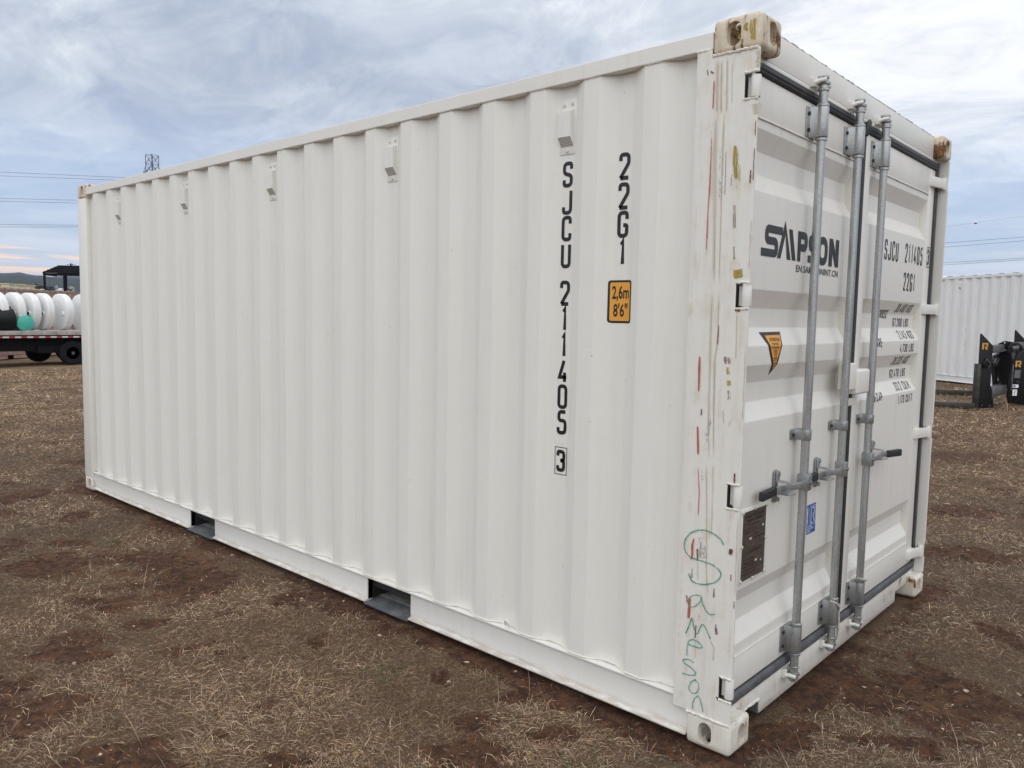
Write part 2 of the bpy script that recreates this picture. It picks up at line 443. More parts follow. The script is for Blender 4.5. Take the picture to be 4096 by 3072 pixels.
# ------------------------------------------------------------------ lettering
GL = {
 'S': [([(1,.74),(1,1),(0,1),(0,.56),(1,.44),(1,0),(0,0),(0,.26)], 0)], 'J': [([(1,1),(1,0),(0,0),(0,.27)], 0)],
 'C': [([(1,.72),(1,1),(0,1),(0,0),(1,0),(1,.28)], 0)], 'U': [([(0,1),(0,0),(1,0),(1,1)], 0)],
 '2': [([(0,.74),(0,1),(1,1),(1,.62),(0,0.0)], 0), ([(0,0),(1,0)], 0)], '1': [([(.28,.84),(.62,1),(.62,0)], 2)],
 '4': [([(.62,1),(0,.22),(1,.22)], 2), ([(.74,.44),(.74,0)], 0)], '0': [([(0,0),(1,0),(1,1),(0,1)], 1)],
 '5': [([(1,1),(.06,1),(.06,.56),(1,.60),(1,0),(0,0),(0,.25)], 0)],
 '3': [([(0,.76),(0,1),(1,1),(1,.55),(.42,.52)], 0), ([(.42,.52),(1,.50),(1,0),(0,0),(0,.24)], 0)],
 'G': [([(1,.72),(1,1),(0,1),(0,0),(1,0),(1,.46),(.55,.46)], 0)],
 '6': [([(1,.78),(1,1),(0,1),(0,0),(1,0),(1,.56),(0.02,.56)], 0)], '7': [([(0,1),(1,1),(.35,0)], 2)],
 '8': [([(.04,.53),(.04,1),(.96,1),(.96,.53)], 1), ([(0,0),(0,.53),(1,.53),(1,0)], 1)],
 'K': [([(0,0),(0,1)], 0), ([(1,1),(0,.38)], 0), ([(.35,.6),(1,0)], 0)], 'L': [([(0,1),(0,0),(1,0)], 2)],
 'B': [([(0,0),(0,1),(.92,1),(.92,.53),(0,.53)], 0), ([(0,.53),(1,.53),(1,0),(0,0)], 0)],
 'T': [([(0,1),(1,1)], 0), ([(.5,1),(.5,0)], 0)], 'A': [([(0,0),(.5,1),(1,0)], 2), ([(.2,.28),(.8,.28)], 0)],
 'R': [([(0,0),(0,1),(1,1),(1,.5),(0,.5)], 0), ([(.5,.5),(1,0)], 0)], 'E': [([(1,1),(0,1),(0,0),(1,0)], 2), ([(0,.52),(.8,.52)], 0)],
 'D': [([(0,0),(0,1),(1,1),(1,0),(0,0)], 0)], 'F': [([(1,1),(0,1),(0,0)], 2), ([(0,.52),(.8,.52)], 0)],
 'P': [([(0,0),(0,1),(1,1),(1,.45),(0,.45)], 0)], 'M': [([(0,0),(0,1),(.5,.35),(1,1),(1,0)], 2)], 'N': [([(0,0),(0,1),(1,0),(1,1)], 2)],
 'V': [([(0,1),(.5,0),(1,1)], 2)], 'I': [([(.5,0),(.5,1)], 0)], 'Y': [([(0,1),(.5,.5),(1,1)], 2), ([(.5,.5),(.5,0)], 0)],
 '.': [([(.0,0),(.0,.07)], 0)], ',': [([(.1,.06),(-.2,-.14)], 0)],
}
GL['O'] = GL['0']
NARROW = {'.': .12, ',': .12, '1': .75, 'I': .5}
def glyphs(text, x, z, w, h, sw, gap):
    """stencil-style condensed lettering as flat strips: list of (verts2d, faces)"""
    out = []
    for ch in text:
        if ch == ' ': x += w*.8; continue
        cw = w*NARROW.get(ch, 1.0)
        iw, ih = max(cw-sw, .0005), h-sw
        for pts, mode in GL[ch]:
            P = [(x+sw/2+p[0]*iw, z+sw/2+p[1]*ih) for p in pts]
            if mode != 2: P = fillet(P, iw*.46, closed=(mode == 1))
            v, f, uv = ribbon(P, sw, closed=(mode == 1))
            out.append((v, f))
        x += cw+gap
    return out, x-gap
def flat_text(body, size, xs=1.0, bold=0.0):
    """small print with the built-in face, returned as 2-D verts and faces"""
    cu = bpy.data.curves.new('t', 'FONT'); cu.body = body; cu.size = size; cu.offset = bold; cu.resolution_u = 2
    ob = bpy.data.objects.new('t', cu); COL.objects.link(ob)
    dg = bpy.context.evaluated_depsgraph_get()
    me = bpy.data.meshes.new_from_object(ob.evaluated_get(dg))
    vs = [Vector((v.co.x*xs, v.co.y)) for v in me.vertices]; fs = [tuple(p.vertices) for p in me.polygons]
    bpy.data.objects.remove(ob); bpy.data.curves.remove(cu); bpy.data.meshes.remove(me)
    return vs, fs
MARKS=[
('red',0.0054,[(-0.1653,2.404),(-0.1653,2.3575),(-0.1654,2.278)]),
('red',0.0045,[(-0.1673,2.2823),(-0.1656,2.1568),(-0.166,2.0306),(-0.1688,1.9582),(-0.1688,1.8486),(-0.1707,1.7273)]),
('scuff',0.0141,[(-0.1327,2.2239),(-0.1261,2.0627),(-0.1227,1.9187)]),
('dark',0.0022,[(-0.1101,2.1606),(-0.1082,2.0609),(-0.1073,1.9715)]),
('yellow',0.0148,[(-0.0741,2.1806),(-0.0738,2.0927),(-0.0668,2.0249)]),
('yellow',0.0097,[(-0.0592,2.1086),(-0.0562,2.0696),(-0.0571,2.0239)]),
('purple',0.0059,[(-0.0865,2.0728),(-0.0838,2.0158)]),
('brown',0.0126,[(-0.0704,1.9791),(-0.0714,1.933),(-0.0649,1.8613)]),
('brown',0.0059,[(-0.0673,1.8292),(-0.0615,1.7645)]),
('yellow',0.0278,[(-0.0478,1.7462),(-0.0419,1.7031)]),
('tan',0.0082,[(-0.1532,2.2802),(-0.1494,2.0651),(-0.1448,1.9202),(-0.1359,1.6792)]),
('tan',0.0037,[(-0.1233,2.2756),(-0.1213,2.0622),(-0.1157,1.679)]),
('rust',0.0033,[(0.0028,2.2356),(0.0038,2.1771)]),
('rust',0.0033,[(0.0026,2.1635),(0.0028,2.0842),(0.0019,2.0184)]),
('rust',0.0048,[(-0.0159,2.0758),(-0.017,2.0202)]),
('tan',0.0045,[(0.0015,1.9103),(0.002,1.8225),(0.0006,1.7343)]),
('red',0.0082,[(-0.1783,1.4513),(-0.1785,1.3985),(-0.1777,1.3418),(-0.1774,1.2886)]),
('red',0.0082,[(-0.1774,1.2029),(-0.1726,1.1326),(-0.1685,1.0678)]),
('tan',0.0052,[(-0.1399,1.679),(-0.1397,1.494),(-0.1362,1.3072),(-0.1327,1.1564),(-0.1242,1.059)]),
('tan',0.0045,[(-0.1149,1.6788),(-0.1121,1.495),(-0.1201,1.4205),(-0.1165,1.2713),(-0.1086,1.0612)]),
('rust',0.0033,[(-0.11,1.5541),(-0.1103,1.5172),(-0.1123,1.4728)]),
('purple',0.0111,[(-0.0817,1.4446),(-0.0772,1.408)]),
('brown',0.0111,[(-0.0668,1.4416),(-0.0633,1.4088)]),
('yellow',0.0104,[(-0.0712,1.4083),(-0.0648,1.3719)]),
('yellow',0.0156,[(-0.0631,1.3617),(-0.0615,1.3353)]),
('brown',0.0119,[(-0.0616,1.3297),(-0.0575,1.2839)]),
('brown',0.0026,[(-0.0819,1.2594),(-0.0742,1.1968)]),
('purple',0.003,[(-0.0518,1.2215),(-0.056,1.1914)]),
('rust',0.0045,[(-0.1632,1.2519),(-0.1635,1.2196)]),
('scuff',0.0134,[(-0.1201,1.2409),(-0.1339,1.1828),(-0.1458,1.1244),(-0.1449,1.0561)]),
('rust',0.0082,[(-0.0526,1.5995),(-0.0313,1.6008)]),
('tan',0.003,[(-0.0446,1.5952),(-0.0424,1.5156),(-0.0405,1.4247)]),
('tan',0.0037,[(-0.0012,1.4701),(-0.0005,1.3362),(-0.001,1.2084)]),
('red',0.0033,[(-0.1695,1.0525),(-0.1589,0.9461),(-0.1593,0.8802),(-0.1598,0.8334)]),
('scuff',0.0148,[(-0.1504,1.0398),(-0.1443,0.9793)]),
('scuff',0.0334,[(-0.1482,0.8007),(-0.1374,0.7485),(-0.1305,0.6877)]),
('rust',0.0063,[(-0.1575,0.7422),(-0.1542,0.6881)]),
('tan',0.0037,[(-0.1539,0.6901),(-0.1517,0.6199)]),
('red',0.0097,[(-0.1697,0.7866),(-0.1778,0.7477),(-0.1774,0.7084),(-0.1812,0.676)]),
('rust',0.0126,[(-0.0255,0.7687),(-0.0302,0.7412)]),
('rust',0.0067,[(-0.0255,1.0392),(-0.0254,0.9963)]),
('brown',0.0067,[(-0.0232,0.6781),(-0.0229,0.6458)]),
('brown',0.0082,[(-0.1757,0.6694),(-0.175,0.6142)]),
('purple',0.0082,[(-0.0863,0.6146),(-0.0841,0.5667)]),
('red',0.0126,[(-0.1805,0.5613),(-0.1804,0.5095),(-0.1825,0.457)]),
('red',0.0067,[(-0.1935,0.5599),(-0.1884,0.5234)]),
('purple',0.0104,[(-0.0747,0.4874),(-0.0668,0.4331)]),
('tan',0.0045,[(-0.1365,1.0571),(-0.1259,0.867),(-0.1194,0.6746),(-0.108,0.5604)]),
('tan',0.0037,[(-0.109,1.061),(-0.1055,0.9473),(-0.106,0.7938)]),
('rust',0.0033,[(0.005,0.5862),(0.0046,0.5518)]),
('tan',0.0033,[(-0.0017,0.8939),(0.0017,0.7407),(0.0048,0.59)]),
('rust',0.0034,[(-0.1498,0.4598),(-0.1507,0.4308),(-0.1519,0.3975)]),
('tan',0.0031,[(-0.1519,0.3975),(-0.1498,0.328)]),
('tan',0.0034,[(-0.0923,0.4153),(-0.076,0.3878),(-0.0767,0.3389)]),
('rust',0.0061,[(-0.0575,0.2171),(-0.0503,0.2013)]),
('scuff',0.0115,[(-0.0966,0.1251),(-0.0484,0.1122)]),
('tan',0.0088,[(-0.1574,2.4605),(-0.1537,2.3787),(-0.1514,2.2714)]),
('tan',0.0054,[(-0.1392,2.4592),(-0.138,2.3759),(-0.1343,2.2688)]),
('tan',0.0049,[(-0.1189,2.4644),(-0.1161,2.349),(-0.1135,2.2657)]),
('tan',0.0029,[(-0.1011,2.438),(-0.0959,2.2996)]),
('tan',0.0122,[(-0.0022,2.4633),(-0.0016,2.4008)]),
('tan',0.0146,[(-0.0071,2.2898),(-0.0063,2.2494)]),
('rust',0.0039,[(-0.193,2.4325),(-0.1892,2.4084)]),
('rust',0.0063,[(-0.182,2.4234),(-0.1671,2.4137)]),
]
GREEN=[
(0.0056,[(-0.0551,0.7738),(-0.0648,0.7908),(-0.0941,0.8059),(-0.1277,0.8126),(-0.157,0.8075),(-0.1862,0.7911),(-0.2067,0.7652),(-0.2116,0.7365),(-0.2045,0.7143),(-0.1822,0.6995),(-0.1394,0.6973),(-0.0973,0.6934),(-0.0721,0.6838),(-0.0592,0.6695),(-0.0644,0.649),(-0.0861,0.6283),(-0.1188,0.6136),(-0.1525,0.6091),(-0.1763,0.6139),(-0.1882,0.6388)]),
(0.0048,[(-0.1336,0.5675),(-0.1592,0.5668),(-0.1801,0.5515),(-0.1864,0.5279),(-0.1784,0.5141),(-0.1572,0.5218),(-0.1368,0.545),(-0.1336,0.5686),(-0.1283,0.5433),(-0.1145,0.5195),(-0.0972,0.5066),(-0.0768,0.5153)]),
(0.005,[(-0.1902,0.411),(-0.1773,0.4458),(-0.1676,0.4815),(-0.1611,0.4545),(-0.1494,0.4209),(-0.1416,0.4252),(-0.1243,0.4711),(-0.1067,0.4476),(-0.0903,0.4192)]),
(0.005,[(-0.1821,0.3295),(-0.1824,0.3552),(-0.1791,0.3853),(-0.1618,0.3987),(-0.135,0.3944),(-0.1175,0.3771),(-0.1384,0.372),(-0.1651,0.3729),(-0.1777,0.3732)]),
(0.005,[(-0.1526,0.3106),(-0.1718,0.319),(-0.1994,0.3082),(-0.1935,0.2976),(-0.1615,0.2891),(-0.1422,0.2767),(-0.1462,0.2659),(-0.1691,0.2583),(-0.1972,0.2566)]),
(0.0046,[(-0.142,0.2519),(-0.1614,0.2351),(-0.1702,0.2091),(-0.1596,0.194),(-0.1396,0.198),(-0.1272,0.2197),(-0.1318,0.2429),(-0.1485,0.2485)]),
(0.0046,[(-0.1494,0.1361),(-0.1511,0.1531),(-0.1453,0.176),(-0.1284,0.1965),(-0.1187,0.1771),(-0.1073,0.1389)]),
]
PATCH=[(-4.01, -0.94, 0.26, 0.22), (-3.6, -0.39, 0.25, 0.19), (-3.1, -0.5, 0.25, 0.29), (-3.02, -0.88, 0.1, 0.09), (-2.71, -1.24, 0.14, 0.17), (-2.73, -0.9, 0.09, 0.08), (-2.53, -1.24, 0.09, 0.07), (-2.39, -1.56, 0.07, 0.06), (-2.1, -1.54, 0.14, 0.16), (-3.01, -1.1, 0.07, 0.05), (-1.51, -1.46, 0.06, 0.04), (-1.46, -1.2, 0.04, 0.03), (-1.92, -0.43, 0.07, 0.09), (-1.11, -1.08, 0.06, 0.04), (-2.16, -1.21, 0.04, 0.03), (-2.17, -0.09, 0.13, 0.1), (-1.69, -0.01, 0.17, 0.09), (-1.2, -0.24, 0.05, 0.08), (-0.86, -0.18, 0.14, 0.07), (-0.84, -0.43, 0.13, 0.09), (-0.68, -0.06, 0.11, 0.11), (-0.54, -0.31, 0.08, 0.06), (-0.18, -0.05, 0.13, 0.09), (0.07, 0.32, 0.16, 0.11), (0.13, 0.18, 0.12, 0.06), (0.02, 0.7, 0.09, 0.1), (0.12, 0.91, 0.18, 0.08), (0.24, 0.81, 0.09, 0.09), (-0.01, 1.04, 0.09, 0.09), (0.36, 0.5, 0.16, 0.04), (0.52, 0.59, 0.06, 0.08), (0.27, 1.15, 0.12, 0.09), (0.55, 1.15, 0.18, 0.17), (0.28, 0.84, 0.05, 0.12), (0.5, 2.03, 0.1, 0.16), (0.37, 1.26, 0.06, 0.14), (-1.23, 7.75, 0.79, 0.33), (-0.27, 4.79, 0.36, 0.17), (-6.07, -0.51, 0.16, 0.29), (-5.08, -0.42, 0.13, 0.19), (-6.44, 0.07, 0.06, 0.11), (-4.43, -0.66, 0.16, 0.12)]

# ------------------------------------------------------------------ the shipping container (corner of the door end at the origin, length along -x, width along +y)
CL, CW, CH = 6.058, 2.438, 2.591
YO, YI = .008, .044                       # outer and inner face of the corrugated wall
PITCH = .2785
OUTC = [-.4185-PITCH*k for k in range(20)]
ZB, ZT = .168, 2.500
def wall_profile():
    p = [(-.236, YI)]
    for c in OUTC: p += [(c+.104, YI), (c+.037, YO), (c-.037, YO), (c-.104, YI)]
    p += [(-5.90, YI)]
    return p
PROF = wall_profile()
def round_profile(p, r=.011, n=3):
    q = fillet([(a, b) for a, b in p], r, False, n)
    out = []
    for v in q:
        if not out or (out[-1]-v).length > 1e-4: out.append(v)
    return out
def sheet(p2, z0, z1, mirror=None, rows=1):
    mb = MB(); n = len(p2)
    zs = [z0+(z1-z0)*i/rows for i in range(rows+1)]
    vs = [(v.x, v.y if mirror is None else mirror-v.y, z) for z in zs for v in p2]
    fs = [(j*n+i, j*n+i+1, (j+1)*n+i+1, (j+1)*n+i) for j in range(rows) for i in range(n-1)]
    return mb.add(vs, fs)
cont = thing('shipping_container', 'big white shipping container in the foreground, galvanised bars on its doors', 'shipping container')

RP = round_profile(PROF)
# five welded sheets make each long wall; they meet in the middle of a recessed flat
cuts = [-.236]+[OUTC[k]-PITCH/2 for k in (3, 7, 11, 15)]+[-5.90]
SIDE_SHEETS = []
for i in range(5):
    a, b = cuts[i], cuts[i+1]
    seg = [v for v in RP if b+1e-4 < v.x < a-1e-4]
    seg = [Vector((a, YI))]+seg+[Vector((b, YI))]
    me = sheet(seg, ZB, ZT).mesh('side_panel', smooth=True, angle=50)
    SIDE_SHEETS.append(me)
    link('side_panel', me, M['wall'], cont)
    me2 = sheet(seg, ZB, ZT, mirror=CW).mesh('side_panel', smooth=True, angle=50)
    link('side_panel', me2, M['wall'], cont)
# vertical weld next to the post
MB().tube([(-.243, YI-.001+random.uniform(-.0008, .0008), .19+z*.1) for z in range(24)], .0035, 6).build('weld_bead', M['wall'], cont, smooth=True)

# top rails
def top_rail(y0, y1):
    return MB().box(-.178, -5.88, y0, y1, 2.498, 2.557)
TR = top_rail(.002, .062).mesh('top_side_rail', bevel=.003, flat=True)
link('top_side_rail', TR, M['white'], cont)
top_rail(CW-.062, CW-.002).build('top_side_rail', M['white'], cont, bevel=.003, flat=True)
# caulk lines where sheet meets rails: run along the folds
def bead(z, r, jit, seed, y_off=-.003, dz=.004):
    rr = random.Random(seed); pts = []
    for i in range(len(RP)-1):
        a, b = RP[i], RP[i+1]; n = max(1, int((b-a).length/.02))
        for k in range(n):
            v = a.lerp(b, k/n); pts.append((v.x, v.y+y_off+rr.uniform(-jit, jit), z+rr.uniform(-dz, dz)))
    return MB().tube(pts, r, 5)
CB = bead(.1700, .0030, .0010, 3, -.003, .001).mesh('caulk_bead', smooth=True)
link('caulk_bead', CB, M['caulk'], cont)
CT = bead(2.4975, .0026, .0006, 5, -.002, .0006).mesh('caulk_bead', smooth=True)
link('caulk_bead', CT, M['caulk'], cont)

# bottom rails: channel with lip, web and foot flange, cut by two forklift pockets
POCK = [(-2.110, -1.758), (-4.137, -3.785)]
def rail_piece(x0, x1, m=None):
    Y = (lambda y: y) if m is None else (lambda y: m-y)
    prof = [(.004, .166), (.004, .158), (.016, .150), (.016, .036), (-.004, .031), (-.004, .0235), (.05, .0235), (.05, .166)]
    poly = [(Y(a), b) for a, b in prof]
    return MB().prism(poly, 'x', x0, x1)
RAILS = []
xs = [-.178, POCK[0][1], POCK[0][0], POCK[1][1], POCK[1][0], -5.88]
for i in (0, 2, 4):
    me = rail_piece(xs[i+1], xs[i]).mesh('bottom_side_rail', bevel=.002)
    RAILS.append(me); link('bottom_side_rail', me, M['rail'], cont)
    rail_piece(xs[i+1], xs[i], CW).build('bottom_side_rail', M['rail'], cont, bevel=.003)
for (a, b) in POCK:
    lip = MB().box(a-.001, b+.001, .004, .05, .1585, .1662).build('pocket_lip', M['rail'], cont)
    pk = MB()
    pk.box(a-.006, a, .021, 1.2, .035, .158); pk.box(b, b+.006, .021, 1.2, .035, .158)
    pk.box(a, b, .05, 1.2, .150, .158)
    pk.build('forklift_pocket', M['dark'], cont)
    fl = MB().add([(a-.004, -.006, .022), (b+.002, -.006, .022), (b, .10, .036), (a, .10, .036), (a-.004, -.006, .014), (b+.002, -.006, .014), (b, .10, .03), (a, .10, .03)],
                  [(0, 1, 2, 3), (4, 7, 6, 5), (0, 4, 5, 1), (1, 5, 6, 2), (2, 6, 7, 3), (3, 7, 4, 0)])
    fl.build('pocket_sill', M['bitumen'], cont)
    MB().box(a, b, .10, 1.2, .028, .037).build('pocket_floor', M['cement'], cont)
# floor, roof, front end
MB().box(-.12, -5.95, .055, CW-.055, .10, .164).build('floor_frame', M['dark'], cont)
rf = MB(); n = 44
zz = []
for i in range(n*4+1):
    x = -.10-(CL-.2)*i/(n*4); zz.append((x, 2.560+(.018 if (i//2) % 2 == 0 else 0)))
for i in range(len(zz)-1):
    (xa, za), (xb, zb) = zz[i], zz[i+1]
    rf.add([(xa, .06, za), (xb, .06, zb), (xb, CW-.06, zb), (xa, CW-.06, za)], [(0, 1, 2, 3)])
rf.build('roof_sheet', M['white'], cont)
fe = MB()
ys = [.1+(CW-.2)*i/40 for i in range(41)]
for i in range(40):
    xa, xb = [-CL+.03+(.04 if (j//2) % 2 else 0) for j in (i, i+1)]
    fe.add([(xa, ys[i], .17), (xb, ys[i+1], .17), (xb, ys[i+1], 2.5), (xa, ys[i], 2.5)], [(0, 1, 2, 3)])
fe.build('front_end_wall', M['white'], cont)
MB().box(-CL+.01, -CL+.07, .16, CW-.16, 2.48, 2.56).build('front_header', M['white'], cont, bevel=.004)
MB().box(-CL+.01, -CL+.07, .16, CW-.16, .02, .17).build('front_sill', M['rail'], cont, bevel=.004)

# posts -----------------------------------------------------------------
HZ = [(2.308, 2.392), (1.608, 1.692), (.908, .992), (.208, .290)]      # hinge cut-outs
def post_outline():
    p = [(-.236, .120), (-.004, .120)]
    for (a, b) in reversed(HZ):
        p += [(-.004, a), (-.052, a), (-.052, b), (-.004, b)]
    p += [(-.004, 2.474), (-.1785, 2.474), (-.1785, 2.4975), (-.236, 2.4975)]
    return p
def post_mesh(mirror=None):
    mb = MB(); Y = (lambda y: y) if mirror is None else (lambda y: mirror-y)
    mb.prism(post_outline(), 'y', Y(.0), Y(.011))
    me = mb.mesh('corner_post', bevel=.0036, seg=3, flat=True)
    return me
PM = post_mesh()
POST = link('corner_post', PM, M['post'], cont)
POST['label'] = 'scraped near corner post with green marker lettering and red scrapes'
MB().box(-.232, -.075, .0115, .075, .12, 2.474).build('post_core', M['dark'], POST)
MB().box(-.236, -.229, .0112, .050, .13, 2.474).build('post_return', M['white'], POST)
POST2 = link('corner_post', post_mesh(CW), M['post'], cont)
MB().box(-.232, -.075, CW-.0115, CW-.075, .12, 2.474).build('post_core', M['white'], POST2)
def far_post(m=None):
    Y = (lambda y: y) if m is None else (lambda y: m-y)
    poly = [(-CL+.002, Y(.0)), (-5.905, Y(.0)), (-5.895, Y(.012)), (-5.895, Y(.046)), (-CL+.10, Y(.05)), (-CL+.10, Y(.15)), (-CL+.002, Y(.15))]
    return MB().prism(poly, 'z', .118, 2.473)
link('corner_post', far_post().mesh('corner_post', bevel=.004), M['white'], cont)
link('corner_post', far_post(CW).mesh('corner_post', bevel=.004), M['white'], cont)

# corner castings: hollow cast blocks with oval apertures
def stad(cx, cz, hw, hh, n=8):
    p = []
    r = hw
    for i in range(n+1):
        t = math.pi*i/n; p.append((cx+r*math.cos(t), cz+hh-r+r*math.sin(t)))
    for i in range(n+1):
        t = math.pi+math.pi*i/n; p.append((cx+r*math.cos(t), cz-hh+r+r*math.sin(t)))
    return p
def casting_mesh():
    """block with its outer corner at the origin, reaching -x, +y, +z"""
    main = MB().box(-.178, 0, 0, .162, 0, .118).mesh('casting', bevel=.017, seg=4)
    bmx = bmesh.new(); bmx.from_mesh(main); bmesh.ops.triangulate(bmx, faces=[f for f in bmx.faces if len(f.verts) > 4]); bmx.to_mesh(main); bmx.free()
    ob = bpy.data.objects.new('tmp', main); COL.objects.link(ob)
    cut = []
    cut.append(MB().box(-.150, -.028, .026, .136, .026, .094).mesh('c'))
    cut.append(MB().prism(stad(-.0995, .058, .026, .041), 'y', -.02, .05).mesh('c'))
    cut.append(MB().prism(stad(.091, .058, .028, .041), 'x', -.05, .02).mesh('c'))
    cut.append(MB().prism(stad(-.089, .081, .030, .055), 'z', -.05, .16).mesh('c'))
    cobs = []
    for me in cut:
        c = bpy.data.objects.new('cut', me); COL.objects.link(c); cobs.append(c)
        md = ob.modifiers.new('b', 'BOOLEAN'); md.object = c; md.operation = 'DIFFERENCE'; md.solver = 'EXACT'
    dg = bpy.context.evaluated_depsgraph_get(); dg.update()
    me = bpy.data.meshes.new_from_object(ob.evaluated_get(dg))
    for c in cobs+[ob]:
        d = c.data; bpy.data.objects.remove(c); bpy.data.meshes.remove(d)
    me.polygons.foreach_set('use_smooth', [True]*len(me.polygons))
    me.set_sharp_from_angle(angle=R(32))
    me.materials.clear()
    return me
CM = casting_mesh(); CMB = CM.copy()
def place_casting(me, mat, x, y, z, sx, sy, sz, parent=cont):
    o = link('corner_casting', me, mat, parent); o.location = (x, y, z); o.scale = (sx, sy, sz); return o
castT = place_casting(CM, M['cast'], 0, 0, CH, 1, 1, -1)
castT['label'] = 'rusty top casting smeared with yellow paint'
place_casting(CM.copy(), M['castlow'], 0, CW, CH, 1, -1, -1)
place_casting(CM, M['cast'], -CL, 0, CH, -1, 1, -1)
place_casting(CM, M['cast'], -CL, CW, CH, -1, -1, -1)
castB = place_casting(CMB, M['castlow'], 0, 0, 0, 1, 1, 1)
place_casting(CMB, M['castlow'], 0, CW, 0, 1, -1, 1)
place_casting(CMB, M['castlow'], -CL, 0, 0, -1, 1, 1)
place_casting(CMB, M['castlow'], -CL, CW, 0, -1, -1, 1)
# weld seams around castings
rw = random.Random(4)
def weld(p, q, n=22, r=.005, mat='caulk', par=cont, jit=.0016):
    P, Q = Vector(p), Vector(q)
    MB().tube([P.lerp(Q, i/n)+Vector((rw.uniform(-jit, jit), rw.uniform(-jit, jit), rw.uniform(-jit, jit))) for i in range(n+1)],
              [r*rw.uniform(.6, 1.3) for i in range(n+1)], 6).build('weld_bead', M[mat], par, smooth=True)
weld((-.176, -.0005, .1195), (-.006, -.0005, .1195)); weld((-.004, .0, .1195), (-.004, .07, .1195), 10)
weld((-.176, -.0005, 2.472), (-.012, -.0005, 2.472))
weld((-.236, .002, 2.4975), (-.180, .002, 2.4975), 8, .0045)
weld((-5.88, .0, .02), (-5.88, .0, .12), 14, .006)

# vents
def vent_parts(xc):
    y = YI
    base = MB().box(xc-.041, xc+.041, y-.004, y-.0005, 2.226, 2.444)
    b = base.mesh('vent_plate', bevel=.002)
    hood = MB().add([(xc-.034, y-.004, 2.402), (xc+.030, y-.004, 2.402), (xc+.030, y-.028, 2.392), (xc-.034, y-.028, 2.392),
                     (xc-.034, y-.028, 2.292), (xc+.030, y-.028, 2.292), (xc-.034, y-.004, 2.256), (xc+.030, y-.004, 2.256)],
                    [(0, 1, 2, 3), (3, 2, 5, 4), (0, 3, 4, 6), (1, 7, 5, 2)]).mesh('vent_hood', smooth=False)
    gr = bpy.data.meshes.new('vent_grille')
    gr.from_pydata([(xc-.034, y-.028, 2.292), (xc+.030, y-.028, 2.292), (xc+.030, y-.004, 2.256), (xc-.034, y-.004, 2.256)], [], [(0, 1, 2, 3)])
    uvl = gr.uv_layers.new(name='UVMap')
    for l, c in zip(uvl.data, [(0, 1), (1, 1), (1, 0), (0, 0)]): l.uv = c
    bolts = [MB().cyl((xc+dx, y-.004, zz), (xc+dx, y-.011, zz), .007, 6).mesh('bolt', smooth=False) for dx, zz in ((-.021, 2.423), (.021, 2.425), (0, 2.240))]
    return b, hood, gr, bolts
VENTX = [-.8365-PITCH*4*k for k in range(5)]
VENTS = []
for xc in VENTX:
    b, hd, gr, bl = vent_parts(xc); VENTS.append((b, hd, gr, bl))
    p = link('vent', b, M['white'], cont)
    link('vent_hood', hd, M['white'], p); link('vent_grille', gr, M['grille'], p)
    for q in bl: link('bolt', q, M['caulk'], p)
# lashing ring standing at the foot of the wall
MB().tube([(-1.087+.012*math.cos(t), .012-.02*math.sin(t)*.6, .178+.028*math.sin(t)+.002) for t in [math.pi*i/8 for i in range(9)]], .006, 8).build('lashing_ring', M['white'], cont, smooth=True)

# marks scraped on the post, strips lying on the steel
def decal(name, verts, faces, uvs, mat, parent, plane='y', off=-.0012):
    me = bpy.data.meshes.new(name)
    if plane == 'y': vs = [(v[0], off, v[1]) for v in verts]
    else: vs = [(off, v[0], v[1]) for v in verts]
    me.from_pydata(vs, [], faces)
    if uvs is not None:
        ul = me.uv_layers.new(name='UVMap')
        for p in me.polygons:
            for li, vi in zip(p.loop_indices, p.vertices): ul.data[li].uv = uvs[vi]
    return link(name, me, M[mat], parent)
NAMEOF = {'red': 'red_scrape', 'yellow': 'yellow_scrape', 'brown': 'brown_scrape', 'purple': 'purple_scrape', 'tan': 'run_mark', 'rust': 'rust_chip', 'scuff': 'grey_scuff', 'dark': 'dark_scratch'}
ORDER = ['tan', 'scuff', 'brown', 'purple', 'yellow', 'dark', 'red', 'rust']
for kind, w, pts in MARKS:
    pts = [(min(p[0], -.006), p[1]) for p in pts]
    q = fillet(pts, .02, False, 4) if len(pts) > 2 else [Vector(pts[0]).lerp(Vector(pts[1]), i/6) for i in range(7)]
    rr = random.Random(len(pts)*97+int(w*1e5))
    ww = [w*{'tan': 2.8, 'yellow': 1.6, 'scuff': 1.7, 'brown': 1.5}.get(kind, 1.3)*(.75+.5*rr.random()) for _ in q]
    v, f, uv = ribbon(q, ww)
    L = max(u[1] for u in uv); uv = [(a, b/L) for a, b in uv]
    decal(NAMEOF[kind], v, f, uv, 'm_'+kind, POST, 'y', -.0008-.0003*ORDER.index(kind))
for i, (w, pts) in enumerate(GREEN):
    q = fillet(pts, .03, False, 4)
    rg = random.Random(i); v, f, uv = ribbon(q, [w*1.25*rg.uniform(.75, 1.25) for _ in q])
    uv = [(a, .5) for a, b in uv]
    o = decal('marker_lettering', v, f, uv, 'm_green', POST, 'y', -.0036)
# yellow paint on the top casting
for yx, yw, z0, z1 in ((-.030, .036, .008, .112), (-.058, .018, .030, .070), (-.078, .008, .060, .095)):
    v, f, uv = ribbon([Vector((yx+.003*math.sin(i*1.3), z0+(z1-z0)*i/9)) for i in range(10)], yw)
    decal('yellow_scrape', v, f, [(a_, b_/(z1-z0)) for a_, b_ in uv], 'm_yellow', castT, 'y', -.0010)

